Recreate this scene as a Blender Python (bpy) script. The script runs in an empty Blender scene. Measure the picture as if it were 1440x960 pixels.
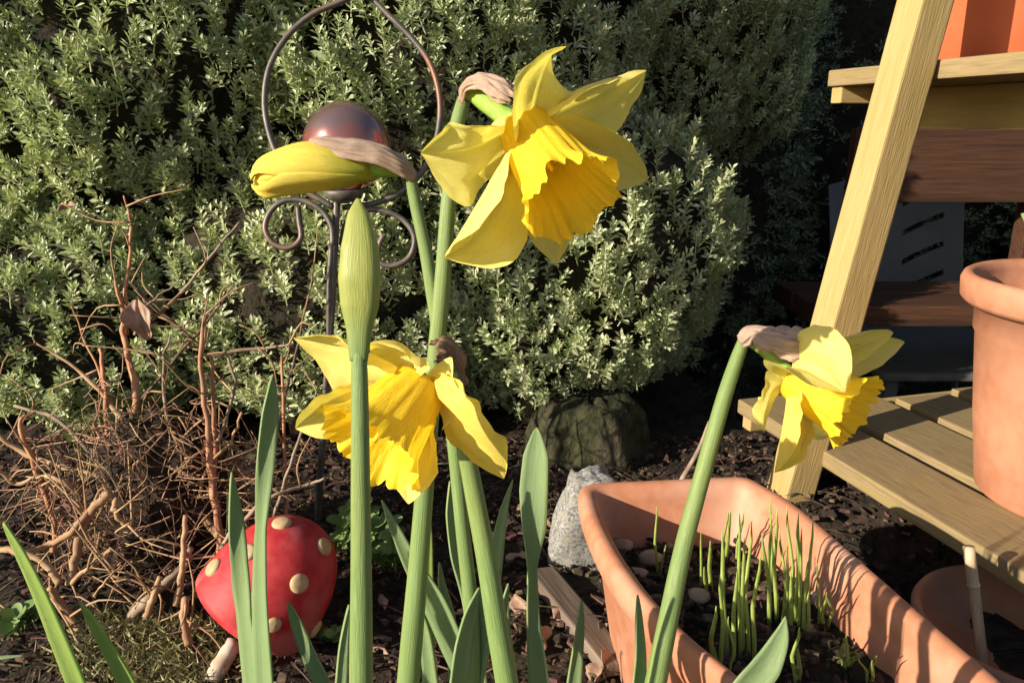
import bpy, bmesh, math, random
import numpy as np
from mathutils import Vector, Matrix, noise
R = math.radians
random.seed(7); rng = np.random.default_rng(7)
scene = bpy.context.scene
COL = scene.collection

# ------------------------------------------------------------------ camera
FPX, CAMH = 1100.0, 0.52
PITCH = math.atan((480-175)/FPX)
cd = bpy.data.cameras.new('camera'); cam = bpy.data.objects.new('camera', cd); COL.objects.link(cam)
cam.location = (0, 0, CAMH); cam.rotation_euler = (R(90)-PITCH, 0, 0)
cd.sensor_width = 36; cd.lens = 36*FPX/1440; cd.clip_start = 0.02; cd.clip_end = 500
scene.camera = cam
# ------------------------------------------------------------------ light
AZ, EL = R(31), R(21)            # light travels right and slightly away from the viewer
to_sun = Vector((-math.cos(AZ)*math.cos(EL), -math.sin(AZ)*math.cos(EL), math.sin(EL)))
w = bpy.data.worlds.new('World'); scene.world = w; w.use_nodes = True
nt = w.node_tree; bg = nt.nodes['Background']
sky = nt.nodes.new('ShaderNodeTexSky'); sky.sky_type = 'NISHITA'; sky.sun_disc = False
sky.sun_elevation = EL; sky.sun_rotation = math.atan2(to_sun.x, to_sun.y)
nt.links.new(sky.outputs[0], bg.inputs[0]); bg.inputs[1].default_value = 0.08
sd = bpy.data.lights.new('sun', 'SUN'); sd.energy = 5.0; sd.angle = R(0.5); sd.color = (1, .90, .74)
sun = bpy.data.objects.new('sun', sd); COL.objects.link(sun); sun.location = to_sun*6
sun.rotation_euler = to_sun.to_track_quat('Z', 'Y').to_euler()
vs = scene.view_settings; vs.view_transform = 'Standard'; vs.look = 'None'; vs.gamma = 1; vs.exposure = 0.85
vs.use_curve_mapping = False
scene.cycles.transparent_max_bounces = 8

# ------------------------------------------------------------------ pixel helpers (direction only; depth is given)
def ray(px, py):
    u = (px-720)/FPX; v = -(py-480)/FPX
    return Vector((u, math.cos(PITCH)+v*math.sin(PITCH), -math.sin(PITCH)+v*math.cos(PITCH)))
CAM = Vector((0, 0, CAMH))
def P(px, py, d): return CAM + ray(px, py)*d
def G(px, py, z=0.0):
    r = ray(px, py); return CAM + r*((z-CAMH)/r.z)

def sstep(a, b, x):
    t = min(1, max(0, (x-a)/(b-a))); return t*t*(3-2*t)
def ground_z(x, y):
    z = -.09*sstep(.34, .46, x)*sstep(1.02, .9, y)          # dips beside the stand
    z -= .40*sstep(.30, .75, x)*sstep(1.28, 1.6, y)          # falls away behind the stand
    z += .02*math.exp(-((x+.47)**2+(y-.72)**2)/.02)          # mound under the moss
    return z

# ------------------------------------------------------------------ materials
def mat(name, c1, c2=None, rough=.6, scale=40, stretch=(1, 1, 1), bump=0., bscale=None, trans=0., tcol=None,
        coord='Object', spec=.3, island=0., c3=None, detail=6, lo=.35, hi=.65, coat=0., metal=0., bstretch=None, bdist=.002, grad=None):
    m = bpy.data.materials.new(name); m.use_nodes = True
    n = m.node_tree.nodes; L = m.node_tree.links.new
    b = n['Principled BSDF']; out = n['Material Output']
    tc = n.new('ShaderNodeTexCoord'); mp = n.new('ShaderNodeMapping'); mp.inputs['Scale'].default_value = stretch
    L(tc.outputs[coord], mp.inputs[0])
    nz = n.new('ShaderNodeTexNoise'); nz.inputs['Scale'].default_value = scale; nz.inputs['Detail'].default_value = detail
    L(mp.outputs[0], nz.inputs[0])
    mr = n.new('ShaderNodeMapRange'); mr.inputs[1].default_value = lo; mr.inputs[2].default_value = hi
    L(nz.outputs[0], mr.inputs[0])
    mx = n.new('ShaderNodeMix'); mx.data_type = 'RGBA'
    mx.inputs[6].default_value = (*c1, 1); mx.inputs[7].default_value = (*(c2 or c1), 1)
    L(mr.outputs[0], mx.inputs[0]); col = mx.outputs[2]
    if c3:
        n3 = n.new('ShaderNodeTexNoise'); n3.inputs['Scale'].default_value = scale*.23; n3.inputs['Detail'].default_value = 4
        L(mp.outputs[0], n3.inputs[0])
        r3 = n.new('ShaderNodeMapRange'); r3.inputs[1].default_value = .5; r3.inputs[2].default_value = .7
        L(n3.outputs[0], r3.inputs[0])
        m3 = n.new('ShaderNodeMix'); m3.data_type = 'RGBA'; m3.inputs[7].default_value = (*c3, 1)
        L(r3.outputs[0], m3.inputs[0]); L(col, m3.inputs[6]); col = m3.outputs[2]
    if grad:
        gs_ = n.new('ShaderNodeSeparateXYZ'); L(tc.outputs['UV'], gs_.inputs[0]); gr_ = n.new('ShaderNodeMapRange'); gr_.inputs[1].default_value = grad[1]; gr_.inputs[2].default_value = grad[2]
        L(gs_.outputs[1], gr_.inputs[0]); gm = n.new('ShaderNodeMix'); gm.data_type = 'RGBA'; gm.inputs[7].default_value = (*grad[0], 1); L(gr_.outputs[0], gm.inputs[0]); L(col, gm.inputs[6]); col = gm.outputs[2]
    if island:
        ge = n.new('ShaderNodeNewGeometry'); hs = n.new('ShaderNodeHueSaturation')
        ma = n.new('ShaderNodeMapRange'); ma.inputs[3].default_value = 1-island; ma.inputs[4].default_value = 1+island
        L(ge.outputs['Random Per Island'], ma.inputs[0]); L(ma.outputs[0], hs.inputs['Value'])
        mh = n.new('ShaderNodeMapRange'); mh.inputs[3].default_value = .5-.035*island*2; mh.inputs[4].default_value = .5+.03*island*2
        ml = n.new('ShaderNodeMath'); ml.operation = 'FRACT'; mm = n.new('ShaderNodeMath'); mm.operation = 'MULTIPLY'; mm.inputs[1].default_value = 7.31
        L(ge.outputs['Random Per Island'], mm.inputs[0]); L(mm.outputs[0], ml.inputs[0]); L(ml.outputs[0], mh.inputs[0]); L(mh.outputs[0], hs.inputs['Hue'])
        L(col, hs.inputs['Color']); col = hs.outputs[0]
    L(col, b.inputs['Base Color'])
    b.inputs['Roughness'].default_value = rough; b.inputs['Specular IOR Level'].default_value = spec
    b.inputs['Coat Weight'].default_value = coat; b.inputs['Metallic'].default_value = metal
    if bump:
        nb = n.new('ShaderNodeTexNoise'); nb.inputs['Scale'].default_value = bscale or scale; nb.inputs['Detail'].default_value = 5
        if bstretch:
            mb = n.new('ShaderNodeMapping'); mb.inputs['Scale'].default_value = bstretch; L(tc.outputs[coord], mb.inputs[0]); L(mb.outputs[0], nb.inputs[0])
        else: L(mp.outputs[0], nb.inputs[0])
        bp = n.new('ShaderNodeBump'); bp.inputs['Strength'].default_value = bump; bp.inputs['Distance'].default_value = bdist
        L(nb.outputs[0], bp.inputs['Height']); L(bp.outputs[0], b.inputs['Normal'])
    if trans:
        t = n.new('ShaderNodeBsdfTranslucent'); ms = n.new('ShaderNodeMixShader'); ms.inputs[0].default_value = trans
        if tcol: t.inputs[0].default_value = (*tcol, 1)
        else: L(col, t.inputs[0])
        if bump: L(bp.outputs[0], t.inputs['Normal'])
        L(b.outputs[0], ms.inputs[1]); L(t.outputs[0], ms.inputs[2]); L(ms.outputs[0], out.inputs[0])
    return m

M = {}
M['soil'] = mat('soil', (.012, .008, .006), (.042, .026, .017), .95, 60, bump=1, bscale=90, c3=(.035, .03, .014), bdist=.006)
M['litter'] = mat('litter', (.030, .019, .013), (.10, .062, .040), .9, 120, island=.75, bump=.4)
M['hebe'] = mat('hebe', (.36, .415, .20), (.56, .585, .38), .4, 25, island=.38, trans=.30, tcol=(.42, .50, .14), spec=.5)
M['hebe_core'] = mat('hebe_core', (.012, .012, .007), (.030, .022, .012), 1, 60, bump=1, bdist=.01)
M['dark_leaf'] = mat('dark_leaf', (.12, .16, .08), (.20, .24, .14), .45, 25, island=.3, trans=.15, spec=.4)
M['bark'] = mat('bark', (.10, .055, .035), (.20, .125, .08), .85, 50, stretch=(1, 1, .25), bump=.8, c3=(.07, .07, .045))
M['red_stem'] = mat('red_stem', (.32, .12, .06), (.46, .23, .12), .65, 60, bump=.5, c3=(.20, .12, .07))
M['tan_stem'] = mat('tan_stem', (.30, .175, .085), (.43, .28, .155), .7, 60, bump=.6, c3=(.25, .13, .07))
M['grey_stem'] = mat('grey_stem', (.17, .12, .08), (.32, .24, .17), .8, 60, bump=.5)
M['roots'] = mat('roots', (.17, .095, .05), (.34, .21, .12), .9, 60, island=.5)
M['petal'] = mat('petal', (.93, .78, .13), (.96, .89, .38), .5, 6, stretch=(34, 1.6, 1), coord='UV', trans=.42, tcol=(.98, .85, .13), spec=.25, bump=.5, bscale=6, bdist=.0018)
M['petal_warm'] = mat('petal_warm', (.93, .72, .07), (.96, .85, .26), .5, 6, stretch=(34, 1.6, 1), coord='UV', trans=.4, tcol=(.98, .77, .06), spec=.25, bump=.5, bscale=6, bdist=.0018)
M['petal_bud'] = mat('petal_bud', (.91, .72, .07), (.94, .82, .18), .5, 6, stretch=(30, 1.6, 1), coord='UV', trans=.3, tcol=(.97, .75, .05), spec=.25, bump=.45, bscale=6, bdist=.0015, grad=((.42, .46, .05), .42, .10))
M['corona'] = mat('corona', (.91, .62, .02), (.95, .74, .06), .5, 5, stretch=(46, 1.6, 1), coord='UV', trans=.38, tcol=(.98, .70, .025), spec=.25, bump=.4, bscale=5, bdist=.0015)
M['stem'] = mat('stem', (.13, .21, .055), (.215, .29, .10), .5, 5, stretch=(18, 3, 1), coord='UV', trans=.10, tcol=(.2, .4, .05), spec=.35, bump=.45, bscale=5, bdist=.0009, c3=(.23, .28, .075))
M['blade'] = mat('blade', (.17, .26, .10), (.25, .34, .17), .5, 4, stretch=(26, 1.5, 1), coord='UV', trans=.22, tcol=(.22, .42, .05), spec=.35, bump=.5, bscale=4, bdist=.0009, c3=(.27, .33, .10), grad=((.33, .27, .11), .022, .004))
M['blade_yellow'] = mat('blade_yellow', (.20, .31, .05), (.28, .39, .09), .5, 4, stretch=(26, 1.5, 1), coord='UV', trans=.25, tcol=(.32, .5, .04), spec=.35, bump=.5, bscale=4, bdist=.0009, c3=(.32, .38, .09), grad=((.40, .34, .12), .022, .004))
M['shoot'] = mat('shoot', (.26, .38, .08), (.48, .54, .14), .5, 3, stretch=(1, 3, 1), coord='UV', trans=.25, tcol=(.3, .5, .05), spec=.4)
M['bud_green'] = mat('bud_green', (.26, .29, .06), (.34, .35, .095), .5, 4, stretch=(18, 2, 1), coord='UV', trans=.15, tcol=(.5, .6, .05), spec=.35, bump=.3, bscale=4, bdist=.0008, grad=((.17, .25, .075), .62, 1.0))
M['ovary'] = mat('ovary', (.22, .38, .06), (.34, .46, .08), .5, 4, stretch=(10, 2, 1), coord='UV', trans=.15)
M['spathe'] = mat('spathe', (.60, .42, .31), (.76, .60, .47), .6, 5, stretch=(24, 1.5, 1), coord='UV', trans=.42, tcol=(.75, .5, .33), bump=.6, bscale=4, bdist=.002)
M['spathe_brown'] = mat('spathe_brown', (.20, .12, .07), (.38, .25, .15), .6, 5, stretch=(12, 3, 1), coord='UV', trans=.2, tcol=(.5, .3, .15), bump=.6, bscale=4, bdist=.002)
M['terracotta'] = mat('terracotta', (.40, .155, .080), (.46, .20, .110), .68, 70, bump=.22, bscale=260, c3=(.49, .265, .175), spec=.35, bdist=.0008)
M['terracotta_pot'] = mat('terracotta_pot', (.41, .170, .092), (.46, .205, .118), .66, 60, bump=.2, bscale=240, c3=(.47, .235, .145), spec=.35, bdist=.0008)
M['orange_pot'] = mat('orange_pot', (.56, .125, .05), (.61, .15, .065), .5, 14, bump=.06, bscale=120, spec=.4, bdist=.0008)
M['dull_pot'] = mat('dull_pot', (.34, .16, .09), (.42, .22, .13), .7, 18, bump=.15, bscale=120, c3=(.28, .16, .09), bdist=.001)
def wood(name, c1, c2, c3, axis_stretch):
    return mat(name, c1, c2, .7, 22, stretch=axis_stretch, bump=.45, bscale=26, c3=c3, spec=.25, bdist=.0015, detail=8)
M['wood'] = wood('wood', (.36, .25, .095), (.41, .295, .125), (.33, .245, .09), (18, 1.2, 18))
M['shelf_wood'] = wood('shelf_wood', (.20, .142, .070), (.275, .20, .105), (.25, .19, .075), (18, 1.2, 18))
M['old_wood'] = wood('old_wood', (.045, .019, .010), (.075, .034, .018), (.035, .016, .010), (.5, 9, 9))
M['backdrop'] = wood('backdrop', (.06, .042, .028), (.10, .07, .05), (.05, .045, .03), (9, 9, .5))
M['moss'] = mat('moss', (.22, .20, .08), (.36, .33, .16), .95, 60, island=.4, trans=.15)
M['stump'] = mat('stump', (.008, .010, .004), (.045, .045, .018), .95, 60, bump=.8, bscale=140, c3=(.06, .048, .03), bdist=.006)
M['stone'] = mat('stone', (.10, .095, .088), (.33, .32, .30), .85, 330, bump=.6, bscale=120, c3=(.27, .25, .20), bdist=.002)
M['plank_old'] = wood('plank_old', (.11, .08, .058), (.20, .15, .115), (.075, .05, .036), (9, .5, 9))
M['toad_red'] = mat('toad_red', (.33, .015, .020), (.43, .04, .042), .58, 60, bump=.35, bscale=120, c3=(.36, .14, .13), spec=.3, bdist=.001)
M['toad_spot'] = mat('toad_spot', (.38, .26, .13), (.48, .35, .19), .6, 60, bump=.2)
M['toad_stalk'] = mat('toad_stalk', (.55, .45, .33), (.66, .56, .44), .6, 60, bump=.2)
M['iron'] = mat('iron', (.07, .062, .055), (.14, .12, .10), .5, 60, bump=.3, c3=(.19, .085, .05), spec=.5, metal=.35)
M['plastic'] = mat('plastic', (.11, .105, .10), (.13, .125, .12), .5, 20)
M['bamboo'] = mat('bamboo', (.42, .29, .17), (.55, .41, .26), .55, 30, stretch=(6, 6, 1), bump=.2)
M['birch'] = mat('birch', (.45, .33, .22), (.62, .54, .44), .7, 60, c3=(.20, .12, .08), bump=.4)
M['creeper'] = mat('creeper', (.13, .20, .055), (.20, .28, .09), .45, 60, island=.0, trans=.2)
M['dead_leaf'] = mat('dead_leaf', (.30, .18, .12), (.45, .31, .23), .75, 60, trans=.2, bump=.6)
M['pebble'] = mat('pebble', (.30, .21, .14), (.44, .33, .22), .7, 60, bump=.3)
M['anther'] = mat('anther', (.75, .45, .02), (.8, .5, .03), .7, 60)

def glass_ball_mat():
    m = bpy.data.materials.new('lustre_glass'); m.use_nodes = True
    n = m.node_tree.nodes; L = m.node_tree.links.new; b = n['Principled BSDF']
    tc = n.new('ShaderNodeTexCoord'); nz = n.new('ShaderNodeTexNoise'); nz.inputs['Scale'].default_value = 28; nz.inputs['Detail'].default_value = 4
    L(tc.outputs['Object'], nz.inputs[0])
    sx = n.new('ShaderNodeSeparateXYZ'); L(tc.outputs['Generated'], sx.inputs[0])
    # the colour of the ball changes from orange-red below to smoky mauve on its crown
    ad = n.new('ShaderNodeMath'); ad.operation = 'MULTIPLY_ADD'; ad.inputs[1].default_value = .35; L(nz.outputs[0], ad.inputs[0]); L(sx.outputs[2], ad.inputs[2])
    cr = n.new('ShaderNodeValToRGB'); L(ad.outputs[0], cr.inputs[0])
    e = cr.color_ramp.elements; e[0].position = .58; e[0].color = (.55, .085, .025, 1); e[1].position = .95; e[1].color = (.20, .125, .12, 1)
    L(cr.outputs[0], b.inputs['Base Color'])
    b.inputs['Metallic'].default_value = .5; b.inputs['Roughness'].default_value = .2; b.inputs['Coat Weight'].default_value = .8; b.inputs['Coat Roughness'].default_value = .05
    v = n.new('ShaderNodeTexVoronoi'); v.feature = 'DISTANCE_TO_EDGE'; v.inputs['Scale'].default_value = 60; L(tc.outputs['Object'], v.inputs[0])
    bp = n.new('ShaderNodeBump'); bp.inputs['Strength'].default_value = .12; bp.inputs['Distance'].default_value = .001; L(v.outputs[0], bp.inputs['Height']); L(bp.outputs[0], b.inputs['Normal'])
    return m
M['glass'] = glass_ball_mat()

# ------------------------------------------------------------------ object helpers
ORG = {}
def meta(o, label=None, cat=None, group=None, kind=None):
    if label: o['label'] = label
    if cat: o['category'] = cat
    if group: o['group'] = group
    if kind: o['kind'] = kind
    return o
def thing(name, base, label, cat, group=None):
    o = bpy.data.objects.new(name, None); COL.objects.link(o); o.location = base; o.empty_display_size = .02
    ORG[o.name] = Vector(base); return meta(o, label, cat, group)
def mesh(name, V, F, m, smooth=True, UV=None):
    me = bpy.data.meshes.new(name); me.from_pydata([tuple(v) for v in V], [], F)
    if smooth: me.polygons.foreach_set('use_smooth', [True]*len(me.polygons))
    if UV is not None:
        uv = me.uv_layers.new(name='UVMap'); li = np.zeros(len(me.loops), dtype=np.int32); me.loops.foreach_get('vertex_index', li)
        uv.data.foreach_set('uv', np.asarray(UV, dtype=np.float32)[li].ravel())
    me.materials.append(m); me.update(); return me
def part(name, VF, m, parent, smooth=True, label=None, kind=None, solid=0):
    V, F = VF[0], VF[1]; UV = VF[2] if len(VF) > 2 else None
    org = ORG[parent.name]
    o = bpy.data.objects.new(name, mesh(name, [Vector(v)-org for v in V], F, m, smooth, UV)); COL.objects.link(o)
    o.parent = parent; ORG[o.name] = org; meta(o, label, kind=kind)
    if solid:
        s = o.modifiers.new('thickness', 'SOLIDIFY'); s.thickness = solid; s.offset = 0
    return o
def single(name, VF, m, base, label=None, cat=None, group=None, kind=None, smooth=True, solid=0):
    V, F = VF[0], VF[1]; UV = VF[2] if len(VF) > 2 else None
    b = Vector(base)
    o = bpy.data.objects.new(name, mesh(name, [Vector(v)-b for v in V], F, m, smooth, UV)); COL.objects.link(o); o.location = b
    ORG[o.name] = b; meta(o, label, cat, group, kind)
    if solid:
        s = o.modifiers.new('thickness', 'SOLIDIFY'); s.thickness = solid; s.offset = 0
    return o
def join(*vfs):
    V, F = [], []
    for vf in vfs:
        k = len(V); V += list(vf[0]); F += [tuple(i+k for i in f) for f in vf[1]]
    return V, F
def catmull(pts, n=6):
    pts = [Vector(p) for p in pts]
    if len(pts) < 3 or n == 1:
        out = []
        for i in range(len(pts)-1):
            for k in range(n): out.append(pts[i].lerp(pts[i+1], k/n))
        return out+[pts[-1]]
    ext = [pts[0]*2-pts[1]]+pts+[pts[-1]*2-pts[-2]]; out = []
    for i in range(1, len(ext)-2):
        p0, p1, p2, p3 = ext[i-1:i+3]
        t0 = 0; t1 = t0+max(1e-5, (p1-p0).length)**.5; t2 = t1+max(1e-5, (p2-p1).length)**.5; t3 = t2+max(1e-5, (p3-p2).length)**.5
        for k in range(n):
            t = t1+(t2-t1)*k/n
            A1 = p0*((t1-t)/(t1-t0))+p1*((t-t0)/(t1-t0)); A2 = p1*((t2-t)/(t2-t1))+p2*((t-t1)/(t2-t1)); A3 = p2*((t3-t)/(t3-t2))+p3*((t-t2)/(t3-t2))
            B1 = A1*((t2-t)/(t2-t0))+A2*((t-t0)/(t2-t0)); B2 = A2*((t3-t)/(t3-t1))+A3*((t-t1)/(t3-t1))
            out.append(B1*((t2-t)/(t2-t1))+B2*((t-t1)/(t2-t1)))
    return out+[pts[-1]]
def interp(vals, n):
    x = np.linspace(0, len(vals)-1, n); return np.interp(x, range(len(vals)), vals)
def tube(pts, radii, sides=8, sub=5, flat=1., ridges=0, cap=True, wob=0.):
    C = catmull(pts, sub); rr = interp(radii, len(C)); V, F, U = [], [], []
    T0 = (C[1]-C[0]).normalized(); N = T0.orthogonal().normalized()
    if abs(T0.dot(Vector((0, 1, 0)))) < .9: N = (Vector((0, 1, 0))-T0*T0.y).normalized()
    ph = random.random()*6
    for i, c in enumerate(C):
        T = (C[min(i+1, len(C)-1)]-C[max(i-1, 0)]).normalized()
        N = (N-T*N.dot(T)).normalized(); B = T.cross(N)
        for k in range(sides):
            a = 2*math.pi*k/sides; r = rr[i]*(1+(.10*math.cos(ridges*a) if ridges else 0))
            if wob: r *= 1+wob*noise.noise(Vector((i*.7+ph, math.cos(a), math.sin(a)*1.3)))
            V.append(c+(N*math.cos(a)*flat+B*math.sin(a))*r); U.append((k/sides, i/(len(C)-1)))
    for i in range(len(C)-1):
        for k in range(sides):
            k2 = (k+1) % sides; F.append((i*sides+k, i*sides+k2, (i+1)*sides+k2, (i+1)*sides+k))
    if cap: F.append(tuple(range(sides))[::-1]); F.append(tuple(range((len(C)-1)*sides, len(C)*sides)))
    return V, F, U
def lathe(prof, base, axis=(0, 0, 1), seg=48, fn=None, closed=False):
    ax = Vector(axis).normalized(); X = ax.orthogonal().normalized() if abs(ax.z) < .99 else Vector((1, 0, 0)); Y = ax.cross(X)
    V, F, U = [], [], []; b = Vector(base)
    for i, (r, h) in enumerate(prof):
        for k in range(seg):
            a = 2*math.pi*k/seg; rr, hh = (r, h) if fn is None else fn(r, h, a, i)
            V.append(b+(X*math.cos(a)+Y*math.sin(a))*rr+ax*hh); U.append((k/seg, i/max(1, len(prof)-1)))
    n = len(prof)
    for i in range(n-1):
        for k in range(seg):
            k2 = (k+1) % seg; F.append((i*seg+k, i*seg+k2, (i+1)*seg+k2, (i+1)*seg+k))
    if closed: F.append(tuple(range(seg))[::-1]); F.append(tuple(range((n-1)*seg, n*seg)))
    return V, F, U
def bevel_box(c, ax, ay, az, dims, bev=.002):
    bm = bmesh.new(); bmesh.ops.create_cube(bm, size=1)
    for v in bm.verts: v.co = Vector((v.co.x*dims[0], v.co.y*dims[1], v.co.z*dims[2]))
    if bev: bmesh.ops.bevel(bm, geom=bm.edges[:], offset=bev, segments=2, affect='EDGES', profile=.6)
    Mx = Matrix((Vector(ax), Vector(ay), Vector(az))).transposed()
    V = [Vector(c)+Mx @ v.co for v in bm.verts]; F = [tuple(v.index for v in f.verts) for f in bm.faces]; bm.free(); return V, F
def box_obj(name, c, ax, ay, az, dims, m, parent, bev=.002):
    """a board whose own axes lie along ax, ay, az so its grain follows it"""
    V, F = bevel_box((0, 0, 0), (1, 0, 0), (0, 1, 0), (0, 0, 1), dims, bev)
    me = mesh(name, V, F, m, False); o = bpy.data.objects.new(name, me); COL.objects.link(o)
    o.parent = parent; Mx = Matrix((Vector(ax), Vector(ay), Vector(az))).transposed().to_4x4(); Mx.translation = Vector(c)-ORG[parent.name]
    o.matrix_local = Mx; return o
def blob(c, r, sub=3, amp=.15, fr=6, seed=0):
    bm = bmesh.new(); bmesh.ops.create_icosphere(bm, subdivisions=sub, radius=1)
    off = Vector((seed*3.1, seed*1.7, seed))
    V = []
    for v in bm.verts:
        k = 1+amp*noise.fractal(v.co*fr/4+off, 1, 2, 4); V.append(Vector(c)+Vector((v.co.x*r[0]*k, v.co.y*r[1]*k, v.co.z*r[2]*k)))
    F = [tuple(v.index for v in f.verts) for f in bm.faces]; bm.free(); return V, F

# ------------------------------------------------------------------ ground
def axis_vals(lo, hi, step, far):
    core = list(np.arange(lo, hi+1e-6, step)); out = []
    g = step
    x = lo
    left = []
    while x > -far: g *= 1.6; x -= g; left.append(x)
    x = hi; g = step; right = []
    while x < far: g *= 1.6; x += g; right.append(x)
    return left[::-1]+core+right
xs = axis_vals(-1.1, .95, .012, 150); ys = axis_vals(.15, 1.75, .012, 150)
V = []; F = []
for y in ys:
    for x in xs:
        near = 1 if abs(x) < 2 and -1 < y < 3 else 0
        z = ground_z(x, y)
        if near: z += .010*noise.fractal(Vector((x*22, y*22, 0)), 1, 2, 5)+.012*noise.noise(Vector((x*6, y*6, 3)))
        V.append((x, y, z))
nx = len(xs)
for j in range(len(ys)-1):
    for i in range(nx-1): F.append((j*nx+i, j*nx+i+1, (j+1)*nx+i+1, (j+1)*nx+i))
single('ground', (V, F), M['soil'], (0, 0, 0), kind='structure')

# bark litter
def chips(n, sampler, smin, smax, zoff=.004):
    V, F = [], []
    for _ in range(n):
        x, y, z = sampler(); s = random.uniform(smin, smax); a = random.random()*math.pi*2
        ax = Vector((math.cos(a), math.sin(a), random.uniform(-.35, .35))); ay = Vector((-math.sin(a), math.cos(a), random.uniform(-.4, .4)))
        az = ax.cross(ay); c = Vector((x, y, z+zoff+random.random()*.006)); k = len(V)
        lx, ly, lz = s, s*random.uniform(.18, .6), s*.09
        for sx, sy in ((-1, -.6), (-.2, -1), (1, -.5), (.8, .7), (-.7, 1)):
            j = random.uniform(.75, 1.2); V.append(c+ax*lx*sx*j*.5+ay*ly*sy*j*.5-az*lz); V.append(c+ax*lx*sx*j*.47+ay*ly*sy*j*.47+az*lz+Vector((0, 0, .002*random.random())))
        F.append(tuple(k+2*i+1 for i in range(5)))
        for i in range(5): j = (i+1) % 5; F.append((k+2*i, k+2*j, k+2*j+1, k+2*i+1))
    return V, F
def gs():
    x = random.uniform(-.85, .6); y = random.uniform(.45, 1.25); return x, y, ground_z(x, y)
VF1 = join(chips(7000, gs, .003, .010), chips(1500, gs, .008, .022))
tw = []
for _ in range(900):
    x, y, z = gs(); a = random.random()*6.28; l = random.uniform(.02, .07)
    p0 = Vector((x, y, z+.008)); d = Vector((math.cos(a), math.sin(a), random.uniform(-.1, .25)))
    tw.append(tube([p0, p0+d*l*.5+Vector((random.uniform(-.006, .006), 0, .004)), p0+d*l], [.0012, .001, .0006], 4, 2))
single('bark_litter', join(VF1, *tw), M['litter'], (0, 0, 0), 'brown bark chips and broken twigs strewn over the soil', 'litter', kind='stuff', smooth=False)

# ------------------------------------------------------------------ hebe shrub
def sprig(seed, L=.055, pairs=8, ll=.0165, lw=.0068):
    r = random.Random(seed); V, F = [], []
    bend = Vector((r.uniform(-.25, .25), r.uniform(-.25, .25), 0))
    def stem(t): return Vector((bend.x*t*t*L, bend.y*t*t*L, t*L))
    for k in range(4):                                     # thin stem
        a = k*math.pi/2; V.append(stem(0)+Vector((math.cos(a), math.sin(a), 0))*.0012)
    for k in range(4):
        a = k*math.pi/2; V.append(stem(.95)+Vector((math.cos(a), math.sin(a), 0))*.0006)
    for k in range(4): F.append((k, (k+1) % 4, 4+(k+1) % 4)); F.append((k, 4+(k+1) % 4, 4+k))
    for i in range(pairs):
        t = .22+.78*i/(pairs-1); az0 = (i % 2)*math.pi/2+i*.35+r.uniform(-.35, .35)
        el = 1.35-.80*t+r.uniform(-.15, .15)                # angle from the stem
        size = (1-.28*max(0, t-.6)/.4)*r.uniform(.85, 1.1)
        for s in range(2):
            a = az0+s*math.pi; e = el+r.uniform(-.12, .12)
            out = Vector((math.cos(a), math.sin(a), 0)); d = out*math.sin(e)+Vector((0, 0, 1))*math.cos(e)
            sd = Vector((-math.sin(a), math.cos(a), 0)); nn = sd.cross(d)*-1
            if nn.z < 0: nn = -nn
            tl = r.gauss(0, .45); sd, nn = sd*math.cos(tl)+nn*math.sin(tl), nn*math.cos(tl)-sd*math.sin(tl)
            p = stem(t); l = ll*size; w_ = lw*size*.5; k = len(V)
            V.extend([p, p+d*l*.62+sd*w_+nn*.0008, p+d*l-nn*.0006, p+d*l*.62-sd*w_+nn*.0008, p+d*l*.58-nn*.0006])
            for q in range(4): F.append((k+4, k+q, k+(q+1) % 4))
    return np.array([tuple(v) for v in V]), F
SPR = [sprig(s, random.uniform(.032, .046), random.choice((8, 9, 10)), .0168, .0064) for s in range(9)]
def frame_from(d, roll):
    d = d.normalized(); x = d.orthogonal().normalized(); y = d.cross(x)
    c, s = math.cos(roll), math.sin(roll); x2 = x*c+y*s; y2 = d.cross(x2)
    return Matrix((x2, y2, d)).transposed()
class Blob:
    def __init__(s, c, r, p=2.): s.c = Vector(c); s.r = Vector(r)
    def val(s, q): e = q-s.c; return (e.x/s.r.x)**2+(e.y/s.r.y)**2+(e.z/s.r.z)**2
    def sample(s):
        while True:
            v = Vector((random.gauss(0, 1), random.gauss(0, 1), random.gauss(0, 1))).normalized()
            q = Vector((v.x*s.r.x, v.y*s.r.y, v.z*s.r.z)); n_ = Vector((v.x/s.r.x, v.y/s.r.y, v.z/s.r.z))
            g = n_.length*min(s.r)                           # area weighting
            if random.random() < g: return s.c+q, n_.normalized()
BL = [Blob((-.62, 1.72, .72), (.62, .66, .66)), Blob((-.20, 1.72, .62), (.46, .60, .56)), Blob((.09, 1.50, .30), (.33, .40, .28)),
      Blob((.24, 2.12, .85), (.50, .55, .6)), Blob((-.95, 1.55, .42), (.5, .45, .45)), Blob((-.33, 1.40, .27), (.36, .33, .25)), Blob((-.72, 1.36, .23), (.30, .30, .22))]
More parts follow.
